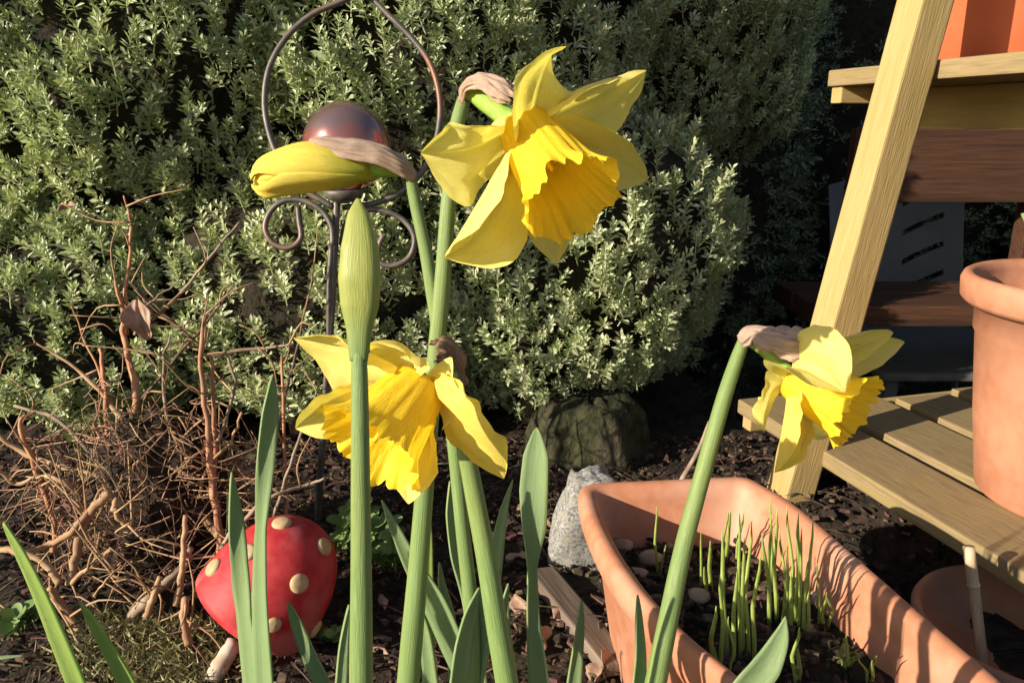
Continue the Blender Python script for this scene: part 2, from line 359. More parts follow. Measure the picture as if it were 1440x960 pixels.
def gen_foliage(n, ymaxoff=.2, zmin=.03, gap=.14):
    out = []
    tries = 0
    areas = [b.r.x*b.r.z+b.r.y*b.r.z for b in BL]; cum = np.cumsum(areas)/sum(areas)
    while len(out) < n and tries < n*12:
        tries += 1
        b = BL[int(np.searchsorted(cum, random.random()))]; q, nn = b.sample()
        if q.y > b.c.y+ymaxoff: continue
        bumpy = .055*noise.noise(q*5.5)+.045*noise.noise(q*11+Vector((5, 0, 0)))
        dep = abs(random.gauss(0, .022))
        q = q+nn*(bumpy-dep)
        if q.z < zmin+.05*noise.noise(Vector((q.x*7, q.y*7, 1))): continue
        if any(o is not b and o.val(q) < .86 for o in BL): continue
        if noise.noise(q*16+Vector((9, 3, 1))) > .30+gap and random.random() < .85: continue
        d = nn*.42+Vector((0, -.22, 1.0))+Vector((random.gauss(0, .28), random.gauss(0, .28), random.gauss(0, .2)))
        out.append((q-d.normalized()*.03, d, random.random()*6.28, random.uniform(.75, 1.15), random.randrange(len(SPR))))
    return out
fol = gen_foliage(19000)
def pxd(q):
    e = q-CAM; d = e.y*math.cos(PITCH)-e.z*math.sin(PITCH); return 720+FPX*e.x/d, 480-FPX*(e.y*math.sin(PITCH)+e.z*math.cos(PITCH))/d, d
def bulk(spr, items, base):
    Vs, Fs, k = [], [], 0
    for q, d, roll, sc, vi in items:
        V, F = spr[vi]; Mx = np.array(frame_from(d, roll))*sc
        Vs.append(V @ Mx.T+np.array(q-base)); fa = F
        Fs.append((fa, k)); k += len(V)
    Va = np.concatenate(Vs); Ta = np.concatenate([np.asarray(fa, dtype=np.int32)+o for fa, o in Fs])
    return Va, Ta
def tri_mesh(name, Va, Ta, m):
    me = bpy.data.meshes.new(name); me.vertices.add(len(Va)); me.vertices.foreach_set('co', np.ascontiguousarray(Va, dtype=np.float32).ravel())
    me.loops.add(len(Ta)*3); me.loops.foreach_set('vertex_index', Ta.astype(np.int32).ravel())
    me.polygons.add(len(Ta)); me.polygons.foreach_set('loop_start', np.arange(0, len(Ta)*3, 3, dtype=np.int32))
    me.materials.append(m); me.update(calc_edges=True); me.validate(); return me
hb = Vector((-.25, 1.55, 0))
hebe = thing('hebe_shrub', hb, 'large rounded evergreen shrub with small grey-green leaves behind the daffodils', 'shrub')
vis = []
for it in fol:
    x, y, d = pxd(it[0])
    if -20 < x < 1130 and -20 < y < 620: vis.append((d, it))
vis.sort(key=lambda a: a[0]); near = [it for d, it in vis[:300]]; nearset = set(id(i) for i in near)
rest = [it for it in fol if id(it) not in nearset]
Va, Fa = bulk(SPR, rest, hb)
o = bpy.data.objects.new('foliage', tri_mesh('foliage', Va, Fa, M['hebe'])); COL.objects.link(o); o.parent = hebe; o['kind'] = 'stuff'
SM = [mesh('sprig', V.tolist(), F, M['hebe'], False) for V, F in SPR]
for q, d, roll, sc, vi in near:
    o = bpy.data.objects.new('sprig', SM[vi]); COL.objects.link(o); o.parent = hebe
    mx = (frame_from(d, roll)*sc).to_4x4(); mx.translation = q-hb; o.matrix_local = mx
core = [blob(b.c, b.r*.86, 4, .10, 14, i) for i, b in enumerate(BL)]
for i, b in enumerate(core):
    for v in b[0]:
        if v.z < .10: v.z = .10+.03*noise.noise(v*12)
part('dark_core', join(*core), M['hebe_core'], hebe, kind='stuff')  # solid dark lumps added for the shrub's shaded inside; they stop light
for i in range(16):
    px = random.uniform(640, 900) if i < 7 else random.uniform(120, 640)
    y0 = random.uniform(1.2, 1.45); x0 = (px-720)/FPX*y0
    b0 = Vector((x0*.9, y0+.05, -.02)); e = Vector((x0*1.05+random.uniform(-.08, .08), y0+random.uniform(-.05, .15), .42))
    mid = b0.lerp(e, .5)+Vector((random.uniform(-.03, .03), random.uniform(-.03, .03), 0))
    part('branch', tube([b0, mid, e], [random.uniform(.012, .022), .010, .006], 8, 5, wob=.3), M['bark'], hebe)

# ------------------------------------------------------------------ shaded shrub behind the stand
def simple_leaf_sprig(seed):
    return sprig(seed, .07, 8, .020, .0075)
SPD = [simple_leaf_sprig(90+s) for s in range(4)]
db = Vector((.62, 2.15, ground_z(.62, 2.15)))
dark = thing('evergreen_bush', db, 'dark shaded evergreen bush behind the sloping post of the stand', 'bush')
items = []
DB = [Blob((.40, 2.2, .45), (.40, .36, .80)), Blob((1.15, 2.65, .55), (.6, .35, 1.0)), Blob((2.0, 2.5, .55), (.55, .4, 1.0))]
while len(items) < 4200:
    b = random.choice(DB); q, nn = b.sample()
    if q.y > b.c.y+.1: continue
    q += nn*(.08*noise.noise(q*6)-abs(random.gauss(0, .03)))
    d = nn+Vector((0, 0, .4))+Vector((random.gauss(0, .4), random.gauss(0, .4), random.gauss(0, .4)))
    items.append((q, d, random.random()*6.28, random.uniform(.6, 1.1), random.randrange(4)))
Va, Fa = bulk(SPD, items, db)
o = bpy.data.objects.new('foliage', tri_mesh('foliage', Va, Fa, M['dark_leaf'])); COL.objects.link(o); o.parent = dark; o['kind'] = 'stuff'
part('dark_core', join(*[blob(b.c, b.r*.85, 3, .12, 12, i+20) for i, b in enumerate(DB)]), M['hebe_core'], dark, kind='stuff')  # same added dark filling, in place of shade between the leaves
part('trunk', tube([db+Vector((0, 0, -.03)), db+Vector((.02, 0, .3)), db+Vector((-.03, 0, .8))], [.03, .024, .015], 10), M['bark'], dark)

# ------------------------------------------------------------------ fence far behind, added for darkness and to block light
fb = Vector((.5, 3.0, 0)); backdrop = thing('board_backdrop', fb, 'dark upright board fence added behind the shrubs to block light', 'backdrop')
fm = None
for i in range(44):
    x = -2.2+i*.128; gz = ground_z(x, 3)
    if fm is None:
        f0 = box_obj('board', (x, 3.0, .75), (1, 0, 0), (0, 1, 0), (0, 0, 1), (.118, .018, 2.35), M['backdrop'], backdrop, .003); fm = f0.data; o = f0
    else:
        o = bpy.data.objects.new('board', fm); COL.objects.link(o); o.parent = backdrop
    o.location = Vector((x, 3.0+random.uniform(-.004, .004), .72+random.uniform(-.01, .01)))-fb
for z in (.1, .95, 1.6): box_obj('rail', (.55, 3.045, z), (1, 0, 0), (0, 1, 0), (0, 0, 1), (5.6, .05, .09), M['backdrop'], backdrop)

# ------------------------------------------------------------------ plant stand
SA = Vector((-.27, .963, 0)).normalized(); SB = Vector((SA.y, -SA.x, 0)); UP = Vector((0, 0, 1)); SO = Vector((.405, 1.04, 0))
def S(s, t, z): return SO+SA*s+SB*t+UP*z
stand = thing('plant_stand', SO, 'pale timber stepped plant stand with sloping legs holding the pots', 'plant stand')
LEAN = .186
def post(s):
    top = S(s, LEAN*.95, .95); bot = S(s, -.002, -.012); ax = (top-bot).normalized(); ay = SA; az_ = ay.cross(ax).normalized()*-1
    o = box_obj('front_leg', (top+bot)/2, SB if False else az_, ax, az_.cross(ax), (.048, (top-bot).length, .048), M['wood'], stand, .003)
    return o
post(0); post(-.85)
for s in (.0, -.85): 
    gz = ground_z(*S(s, .56, 0).xy)
    box_obj('rear_leg', S(s, .57, (1.0+gz)/2-.01), SB, UP, SA*-1, (.045, 1.0-gz, .045), M['wood'], stand, .003)
def plank(t0, t1, z, s0=-1.02, s1=.2, th=.024):
    box_obj('plank', S((s0+s1)/2, (t0+t1)/2, z-th/2), SB, SA, UP, (t1-t0, s1-s0, th), M['shelf_wood'], stand, .0028)
ZL, ZU = .075, .600
for t0, t1, s1 in ((.031, .135, .202), (.160, .268, .165), (.290, .395, .135), (.42, .525, .15)): plank(t0, t1, ZL, s1=s1)
for t0, t1 in ((.141, .240), (.243, .342), (.345, .444), (.447, .54)): plank(t0, t1, ZU)
for z, t0 in ((ZL-.024, .040), (ZU-.024, .148)):
    for s in (.185, -.82):
        t1 = .545
        if s == -.04: t0b = .05 if z < .3 else .16
        else: t0b = t0
        box_obj('batten', S(s, (t0b+t1)/2, z-.0125), SA, SB*-1, UP, (.024, t1-t0b, .025), M['wood'], stand, .002)
for z, t in ((ZU-.024-.0315, .31),):
    box_obj('rail', S(-.41, t, z), SB, SA, UP, (.022, 1.21, .062), M['wood'], stand, .002)

# ------------------------------------------------------------------ pots
def pot_profile(rt, rb, h, lip=.012, lh=.035, th=.006):
    return [(rb-.004, 0), (rb, .003), (rb+(rt-rb)*.80, h*.80), (rt*.985, h*.805), (rt*.995, h-lh), (rt+lip-.002, h-lh), (rt+lip, h-lh+.004), (rt+lip+.001, h-.006), (rt+lip-.003, h-.001), (rt+lip-.007, h),
            (rt-th+.004, h-.002), (rt-th, h-.008), (rt-th-.003, h-.06), (rb, h-.07), (.001, h-.07)]
pc = Vector((.694, .880, ZL)); 
pot = thing('flowerpot', pc, 'large round pale terracotta pot with rolled rim on the lower shelf', 'flowerpot')
ph = .274
part('body', lathe([(.104, 0), (.108, .004), (.122, ph*.35), (.134, ph*.735), (.1365, ph*.742), (.139, ph-.036), (.150, ph-.037), (.156, ph-.030), (.158, ph-.010), (.155, ph-.003), (.150, ph), (.143, ph-.003), (.139, ph-.012), (.136, ph-.05), (.05, ph-.052), (.001, ph-.052)], pc, seg=72), M['terracotta_pot'], pot)
part('soil', lathe([(.001, ph-.035), (.07, ph-.037), (.1375, ph-.040)], pc, seg=32), M['soil'], pot)
sp = Vector((pc.x-.09, pc.y-.05, pc.z+ph-.04)); q = P(1438, 300, .83)
bulbp = thing('pot_plant', sp, 'single green shoot standing in the large round terracotta pot', 'plant')
part('stem', tube([sp, sp.lerp(q, .5)+Vector((.004, 0, 0)), q], [.0035, .0032, .002], 8), M['stem'], bulbp)
uc = S(.095, .368, ZU)
up_ = thing('orange_flowerpot', uc, 'bright orange-red pot on the upper shelf', 'flowerpot')
part('body', lathe([(.112, 0), (.117, .004), (.135, .20), (.137, .205), (.147, .206), (.149, .215), (.149, .24), (.146, .244), (.138, .243), (.134, .235), (.13, .20), (.001, .20)], uc, seg=64), M['orange_pot'], up_)
bc = Vector((.560, .700, -.062)); 
bc = (G(1372, 804, .02)+G(1425, 965, .02))*.5; bc.x += .045; bc.z = ground_z(bc.x, bc.y)+.002; bh = .02-bc.z
bowl = thing('terracotta_bowl', bc, 'wide dull terracotta bowl of soil under the lower shelf', 'planter')
part('body', lathe([(.075, 0), (.078, .003), (.10, bh*.7), (.112, bh*.72), (.116, bh-.006), (.113, bh), (.107, bh-.002), (.102, bh-.02), (.001, bh-.045)], bc, seg=56), M['dull_pot'], bowl)
part('soil', lathe([(.001, bh-.030), (.05, bh-.032), (.104, bh-.034)], bc, seg=32, fn=lambda r, h, a, i: (r, h+.005*math.sin(a*3+i*2))), M['soil'], bowl)
c0 = P(1363, 775, .79); c1 = P(1379, 905, .80); c1b = c1+(c1-c0).normalized()*.03
cane = single('bamboo_cane', tube([c0+(c0-c1)*.05, c0.lerp(c1, .33), c0.lerp(c1, .36), c0.lerp(c1, .39), c1, c1b], [.0055, .0055, .0066, .0055, .0053, .0053], 10, 3), M['bamboo'], c1b, 'short bamboo cane stuck in the bowl under the shelf', 'cane')

# ------------------------------------------------------------------ terracotta trough
RZ = .17
Lp = [(.066, .715), (.0665, .671), (.074, .606), (.091, .536), (.115, .479), (.140, .435), (.175, .34), (.215, .24), (.235, .17)]
Rp = [(.252, .735), (.272, .693), (.292, .597), (.308, .51), (.324, .431), (.336, .34), (.347, .25), (.352, .17)]
Lc = catmull([Vector((x, y, 0)) for x, y in Lp], 5); Rc = catmull([Vector((x, y, 0)) for x, y in Rp], 5)
outline = Lc[::-1]                                          # near-left to far-left
def arc(a, b, c, n=5): return [a*(1-t)**2+b*2*t*(1-t)+c*t*t for t in [i/n for i in range(1, n)]]
far = arc(Lc[0], Lc[0]+Vector((.002, .013, 0)), Lc[0]+Vector((.016, .016, 0)))
fe0 = Lc[0]+Vector((.016, .016, 0)); fe1 = Rc[0]+Vector((-.018, .012, 0))
far += [fe0.lerp(fe1, i/8) for i in range(9)]+arc(fe1, Rc[0]+Vector((-.003, .012, 0)), Rc[0])
outline += far+Rc
ne0 = Rc[-1]+Vector((-.012, -.014, 0)); ne1 = Lc[-1]+Vector((.016, -.012, 0))
outline += arc(Rc[-1], Rc[-1]+Vector((0, -.013, 0)), ne0)+[ne0.lerp(ne1, i/4) for i in range(5)]+arc(ne1, Lc[-1]+Vector((.003, -.012, 0)), Lc[-1])
OUT = outline; n = len(OUT)
tcen = Vector((.218, .452, 0)); tax_ = Vector((-.235, .972, 0)).normalized(); tlat = Vector((tax_.y, -tax_.x, 0))
def inset(d):
    res = []
    for p in OUT:
        e = p-tcen; res.append(tcen+tax_*(e.dot(tax_)*(1-d/.285))+tlat*(e.dot(tlat)*(1-d/.098)))
    return res
gz0 = -.006
rings = [(.036, gz0), (.034, gz0+.004), (.0175, RZ-.052), (.0145, RZ-.048), (.0035, RZ-.030), (.0005, RZ-.022), (0, RZ-.010), (.002, RZ-.003), (.006, RZ), (.012, RZ-.001), (.0165, RZ-.006), (.0185, RZ-.016), (.020, RZ-.030), (.0235, RZ-.034), (.034, .04)]
V, F = [], []
for d, z in rings:
    for p in inset(d): V.append(Vector((p.x, p.y, z)))
for i in range(len(rings)-1):
    for k in range(n): k2 = (k+1) % n; F.append((i*n+k, i*n+k2, (i+1)*n+k2, (i+1)*n+k))
F.append(tuple(range(n)))
tb = Vector((.2, .45, gz0))
trough = thing('trough_planter', tb, 'long terracotta window-box trough full of soil and green shoots', 'planter')
part('body', (V, F), M['terracotta'], trough)
def soil_z(x, y): return .118+.010*noise.noise(Vector((x*14, y*14, 2)))+.006*noise.noise(Vector((x*45, y*45, 5)))-.012*sstep(.6, .72, y)
ins = inset(.022); m_ = 26
V, F = [], []
cx = [Lp[0][0], Rp[0][0]]
# soil as a grid between the two long sides
def side(pts, y):
    for a_, b_ in zip(pts, pts[1:]):
        if b_[1] <= y <= a_[1]: t = (y-a_[1])/(b_[1]-a_[1]); return a_[0]+(b_[0]-a_[0])*t
    return pts[0][0] if y > pts[0][1] else pts[-1][0]
ny_, nx_ = 70, 24
for j in range(ny_+1):
    y = .165+(.722-.165)*j/ny_
    xl = side(Lp, y)+.024; xr = side(Rp, y)-.024
    for i in range(nx_+1):
        x = xl+(xr-xl)*i/nx_; V.append((x, y, soil_z(x, y)+.004*noise.noise(Vector((x*120, y*120, 0)))))
for j in range(ny_):
    for i in range(nx_): F.append((j*(nx_+1)+i, j*(nx_+1)+i+1, (j+1)*(nx_+1)+i+1, (j+1)*(nx_+1)+i))
part('soil', (V, F), M['soil'], trough)
def ts():
    y = random.uniform(.3, .71); xl = side(Lp, y)+.034; xr = side(Rp, y)-.034; x = random.uniform(xl, xr); return x, y, soil_z(x, y)
part('compost_bits', chips(700, ts, .004, .016, .002), M['litter'], trough, smooth=False, kind='stuff')
for px, py, r in ((916, 775, .011), (897, 800, .010), (982, 842, .009), (1150, 840, .008), (935, 742, .012), (1140, 875, .006), (875, 757, .010)):
    p = G(px, py, .122); p.z = soil_z(p.x, p.y)+r*.35
    lab = {916: 'round pale bulb lying near the far end of the trough', 935: 'dull greenish bulb half buried at the far end of the trough'}.get(px, {897: 'brown pebble next to the round pale bulb in the trough', 982: 'brown pebble at the foot of the short pair of trough shoots', 1150: 'brown pebble against the sunlit right wall of the trough', 1140: 'tiny tan pebble before the tall yellow-based trough shoots'}.get(px, 'brown pebble tucked into the shaded far corner of the trough'))
    single('bulb' if px in (916, 935) else 'pebble', blob(p, (r*1.15, r*.9, r*.75), 2, .2, 5, px), M['pebble'], p-Vector((0, 0, r*.5)), lab, 'bulb' if px in (916, 935) else 'pebble', None if px in (916, 935) else 'pebbles on the trough soil')
def shoot(b, t, r):
    mid = b.lerp(t, .5)+Vector((random.uniform(-.004, .004), random.uniform(-.004, .004), 0))
    return tube([b-Vector((0, 0, .006)), b.lerp(mid, .5), mid, b.lerp(t, .85), t], [r, r, r*.95, r*.7, r*.15], 6, 2, flat=.55)
def clump(bx, by, blades, rad, label, spread=.008):
    b = G(bx, by, .122); b.z = soil_z(b.x, b.y); d = pxd(b)[2]
    th = thing('bulb_shoots', b, label, 'shoots', 'bulb shoots in the trough')
    for x, topy in blades:
        bb = b+Vector(((x-bx)/FPX*d*.8, random.uniform(-spread, spread), 0)); bb.z = soil_z(bb.x, bb.y)
        dd = pxd(bb)[2]; tp = P(x+random.uniform(-7, 7), topy+random.uniform(-6, 10), dd*random.uniform(.92, .97))
        k = bb.z+.02
        part('shoot', shoot(bb, tp, rad*random.uniform(.75, 1.35)), M['shoot'], th)
clump(993, 830, [(986, 748), (1000, 752), (992, 790)], .0016, 'short pair of green shoots left of the tall thick clump in the trough')
clump(1040, 925, [(1022, 745), (1030, 790), (1043, 722), (1048, 760), (1058, 738), (1064, 770)], .0017, 'tallest thick clump of green shoots in the middle of the trough')
clump(1018, 945, [(1006, 850), (1014, 800), (1022, 870), (1000, 905)], .0016, 'loose low clump of shoots in front of the tallest clump in the trough')
clump(1092, 865, [(1082, 700), (1088, 715), (1097, 712), (1101, 735), (1078, 745), (1108, 760)], .0016, 'tall narrow clump of shoots casting shadows on the trough wall')
clump(1125, 880, [(1112, 705), (1118, 722), (1124, 735), (1137, 728), (1130, 790), (1106, 810)], .0016, 'tall clump of shoots with yellow bases beside the right wall of the trough')
clump(1160, 870, [(1153, 790), (1165, 835), (1158, 840)], .0014, 'few short thin shoots beyond the tall clumps near the trough wall')
clump(1192, 935, [(1186, 900), (1194, 893), (1200, 905)], .0015, 'little tuft of three stubby shoots in bare trough soil')
clump(1222, 945, [(1214, 918), (1222, 925), (1230, 915)], .0014, 'smallest tuft of stubby shoots against the trough wall')
clump(1122, 955, [(1118, 875), (1126, 905)], .0016, 'single bent pair of shoots beside the broad grey leaf in the trough')
clump(928, 800, [(927, 715), (955, 728), (931, 770)], .0013, 'hair-thin dark shoots at the far end of the trough')
clump(1010, 770, [(1018, 712), (1026, 722), (1040, 728), (1050, 720)], .0016, 'dense short leafy clump at the back of the trough')
clump(940, 870, [(936, 800), (946, 835)], .0016, 'thin sparse shoots beside the left rim of the trough')

# ------------------------------------------------------------------ daffodils
def ground_pt(p, dx=0, dy=0): return Vector((p.x+dx, p.y+dy, -.01))
def bez3(a, c, b, t): return a*(1-t)**2+c*2*t*(1-t)+b*t*t
def petal(base, tip, ctrl, W, N, twist=0., cup=.25, nu=24, nv=24, ruffle=.0, seed=0, wide=.45, tipsharp=.62, fold=.0, rollL=0., rollR=0.):
    """tepal from base to tip; N is roughly its inner-face normal"""
    V, F, U = [], [], []
    pk = wide; b_ = .86; a_ = b_*pk/(1-pk)
    mxv = (pk**a_)*((1-pk)**b_)
    for i in range(nv+1):
        v = i/nv; vv = min(1, max(0, v))
        C = bez3(base, ctrl, tip, vv); C2 = bez3(base, ctrl, tip, min(1, vv+.02)); C1 = bez3(base, ctrl, tip, max(0, vv-.02))
        T = (C2-C1).normalized(); Nn = (N-T*N.dot(T)).normalized(); Sd = T.cross(Nn)
        a = twist*vv; S2 = Sd*math.cos(a)+Nn*math.sin(a); N2 = Nn*math.cos(a)-Sd*math.sin(a)
        prof = max(.0, ((vv*.93+.07)**a_)*(max(0, 1-vv)**b_))/mxv
        wd = W*.5*max(prof, .30*(1-vv)); wd = max(wd, .0003)
        eL, eR = 1+.07*noise.noise(Vector((vv*7, seed, 1))), 1+.07*noise.noise(Vector((vv*7, seed, 9)))
        for k in range(nu+1):
            u = -1+2*k/nu
            h = cup*u*u*wd*2-.10*wd*math.exp(-(u/.16)**2)+fold*abs(u)*wd
            h += .07*wd*math.cos(u*math.pi*3.0+seed)*(1-.4*vv)+.03*wd*math.sin(u*17+seed*3)*(1-vv*.5)
            h += ruffle*wd*(u*u)*math.sin(vv*9+seed+u*1.3)+.16*ruffle*wd*noise.noise(Vector((u*2, vv*4, seed)))
            rl = rollL if u < 0 else rollR
            h += rl*wd*abs(u)**3
            uu = u*(1-.25*abs(rl)*u*u)
            h += .16*wd*abs(u)**4*noise.noise(Vector((vv*11, u*.6, seed+5)))
            V.append(C+S2*(uu*wd*(1+((eL if u < 0 else eR)-1)*abs(u)))+N2*h); U.append(((u+1)/2+seed*.37, v))
    for i in range(nv):
        for k in range(nu): q = i*(nu+1)+k; F.append((q, q+1, q+nu+2, q+nu+1))
    return V, F, U
def corona_mesh(base, mouth, r0, r1, seed, frill=.19, seg=168, rows=30):
    ax = (mouth-base); Ln = ax.length; ax.normalize(); X = ax.orthogonal().normalized(); Y = ax.cross(X)
    V, F, U = [], [], []
    for i in range(rows+1):
        t = i/rows
        r = r0+(r1*.86-r0)*(t**.9)+(r1*.16)*max(0, (t-.72)/.28)**1.6
        for k in range(seg):
            a = 2*math.pi*k/seg; cc = Vector((math.cos(a), math.sin(a), 0))
            fr = max(0, (t-.35)/.65)**1.5
            lobe =   .5*math.sin(6*a+seed)+.3*math.sin(11*a+seed*2.1)+2.2*noise.noise(cc*3.2+Vector((seed, 0, t*.6)))
            fine = .8*noise.noise(cc*7+Vector((0, seed, t*1.0)))
            rr = r*(1+frill*fr*(.5*lobe+.65*fine))+.00022*math.cos(18*a+3*noise.noise(cc*2))*min(1, t*3)
            hh = t*Ln+Ln*.09*fr*fr*(noise.noise(cc*5.0+Vector((seed, seed, 0)))*1.5+.45*noise.noise(cc*13+Vector((seed, 3, 0))))
            V.append(base+(X*math.cos(a)+Y*math.sin(a))*rr+ax*hh); U.append((k/seg, t))
    for i in range(rows):
        for k in range(seg): k2 = (k+1) % seg; F.append((i*seg+k, i*seg+k2, (i+1)*seg+k2, (i+1)*seg+k))
    F.append(tuple(range(seg))[::-1])
    return V, F, U
def sheet(pts, widths, N, curl=1.2, wrinkle=.2, seed=0, nu=28, sub=6):
    """papery half-tube strip along pts"""
    C = catmull(pts, sub); ww = interp(widths, len(C)); V, F, U = [], [], []
    for i, c in enumerate(C):
        T = (C[min(i+1, len(C)-1)]-C[max(i-1, 0)]).normalized(); Nn = (N-T*N.dot(T)).normalized(); Sd = T.cross(Nn)
        for k in range(nu+1):
            u = -1+2*k/nu; a = u*curl; r = ww[i]/2*(1+wrinkle*noise.noise(Vector((u*7, i*.16, seed)))+wrinkle*.6*noise.noise(Vector((u*2, i*.4, seed+4))))
            V.append(c+Sd*math.sin(a)*r+Nn*(math.cos(a)-.4)*r); U.append(((u+1)/2, i/(len(C)-1)))
            if i > len(C)*.7: V[-1] += T*(.45*ww[i]*noise.noise(Vector((u*4+seed, 1, seed))))*((i/len(C)-.7)/.3)
    for i in range(len(C)-1):
        for k in range(nu): q = i*(nu+1)+k; F.append((q, q+1, q+nu+2, q+nu+1))
    return V, F, U
def stem_pts(lst):
    pts = [P(*a) for a in lst]; d = pts[-1]-pts[-2]; k = (pts[-1].z+.01)/max(.2, -d.normalized().z); e = pts[-1]+d.normalized()*k
    e = Vector((pts[-1].x+(e.x-pts[-1].x)*.85, pts[-1].y+(e.y-pts[-1].y)*.85, -.012)); return pts+[e]
def pr(px, d): return px*d/FPX
def stems(parent, lst, radpx, name='stem', m='stem', flat=.85):
    pts = stem_pts(lst); rad = [pr(r, l[2]) for r, l in zip(radpx, lst)]; rad.append(rad[-1]*1.05)
    return part(name, tube(pts, rad, 14, 6, flat=flat, ridges=2), M[m], parent)
def flower(root, cpx, depth, axis_px, axis_dd, r0, r1, petals, seed, cor_len=1.0):
    C = P(cpx[0], cpx[1], depth); Mo = P(axis_px[0], axis_px[1], depth+axis_dd); ax = (Mo-C).normalized()
    for i, pt in enumerate(petals):
        tip = P(pt['tip'][0], pt['tip'][1], depth+pt['dd'])
        rad = (tip-C); rad = (rad-ax*rad.dot(ax)).normalized()
        base = C+rad*r0*.55
        mid = base.lerp(tip, .5)+ax*pt.get('lift', .0)
        if 'ctrl' in pt: mid = P(pt['ctrl'][0], pt['ctrl'][1], depth+pt['ctrl'][2])
        N = Vector(pt['N']) if 'N' in pt else ax
        part('petal', petal(base, tip, mid, pt['w'], N, pt.get('tw', 0), pt.get('cup', .2), ruffle=pt.get('ruf', .12), seed=seed+i*1.7, wide=pt.get('wide', .45), fold=pt.get('fold', 0), rollL=pt.get('rl', 0), rollR=pt.get('rr', 0)), M[pt.get('m', 'petal')], root)
    tr = part('trumpet', corona_mesh(C, Mo, r0, r1, seed), M['corona'], root)
    st = tube([C+ax*.002, C+ax*.028], [.0013, .001], 6, 3)
    parts_ = [st]
    X = ax.orthogonal().normalized(); Y = ax.cross(X)
    part('pistil', st, M['anther'], tr)
    for k in range(6):
        a = k*math.pi/3; o_ = (X*math.cos(a)+Y*math.sin(a))*.0042
        part('stamen', tube([C+o_*.6+ax*.002, C+o_+ax*.012, C+o_+ax*.014, C+o_*.9+ax*.023], [.0006, .0006, .0014, .0008], 6, 2), M['anther'], tr)
    return C, ax

# flower 1 : tall, open
D = .335
lst = [(652, 142, .362), (643, 175, .362), (632, 270, .362), (622, 400, .365), (611, 520, .368), (600, 650, .370), (588, 800, .372), (574, 960, .372)]
d1 = thing('daffodil', stem_pts(lst)[-1], 'tallest open yellow daffodil, its frilled trumpet facing down and right', 'daffodil', None)
stems(d1, lst, [11, 11.5, 12, 13, 13.5, 14, 16, 18])
C, ax = flower(d1, (738, 182), D, (806, 282), -.024, .0115, .0205, [
    dict(tip=(776, 74), dd=-.010, w=.033, ctrl=(758, 122, -.026), cup=.35, ruf=.3, rr=-.3),
    dict(tip=(908, 101), dd=.012, w=.036, ctrl=(848, 140, .002), cup=.18, rl=.3),
    dict(tip=(910, 253), dd=.030, w=.031, ctrl=(830, 210, .012), cup=.2),
    dict(tip=(783, 370), dd=.022, w=.032, ctrl=(760, 270, .012), cup=.2),
    dict(tip=(626, 362), dd=.006, w=.031, ctrl=(682, 296, -.008), cup=.45, fold=.25, ruf=.25, wide=.55),
    dict(tip=(592, 216), dd=-.012, w=.038, ctrl=(655, 232, -.016), cup=.12, ruf=.3),
], 1.3)
part('ovary', tube([P(660, 128, .358), P(683, 143, .352), P(712, 165, .343), C], [.0035, .0046, .0045, .006], 12, 4), M['ovary'], d1)
part('spathe', sheet([P(652, 142, .357), P(661, 122, .352), P(682, 118, .348), P(706, 132, .344), P(722, 142, .341)], [.0085, .0105, .013, .015, .008], Vector((-.1, -.5, 1)), 1.15, .4, 2), M['spathe'], d1, solid=.0004)

# flower 2 : lower left, partly behind the green bud
D = .300
lst = [(633, 512, .335), (645, 560, .345), (655, 630, .350), (668, 700, .352), (684, 785, .352), (699, 880, .352), (713, 960, .352)]
d2 = thing('daffodil', stem_pts(lst)[-1], 'open yellow daffodil partly behind the upright green bud, trumpet facing down and left', 'daffodil', None)
stems(d2, lst, [10, 12, 14, 15, 16, 17, 18])
C, ax = flower(d2, (588, 545), D, (516, 632), -.018, .0115, .021, [
    dict(tip=(413, 475), dd=.006, w=.030, ctrl=(510, 490, .0), cup=.25, ruf=.2),
    dict(tip=(416, 602), dd=.014, w=.027, ctrl=(500, 555, .006), cup=.3, fold=.2),
    dict(tip=(520, 482), dd=-.014, w=.034, ctrl=(575, 478, -.004), cup=.2, m='petal'),
    dict(tip=(676, 580), dd=-.012, w=.021, ctrl=(628, 556, -.014), cup=-.2, ruf=.5, rr=.5),
    dict(tip=(708, 673), dd=-.008, w=.038, ctrl=(640, 600, -.016), cup=-.1, ruf=.1, m='petal_warm'),
    dict(tip=(574, 708), dd=.004, w=.028, ctrl=(588, 630, .0), cup=.2),
], 4.1)
part('ovary', tube([P(632, 512, .333), P(628, 535, .326), P(612, 545, .314), C], [.0034, .0045, .0045, .006], 12, 4), M['ovary'], d2)
part('spathe', sheet([P(640, 545, .334), P(634, 515, .330), P(622, 497, .326), P(608, 494, .322)], [.0105, .012, .013, .009], Vector((.2, -.7, .6)), 1.3, .6, 7), M['spathe_brown'], d2, solid=.0004)

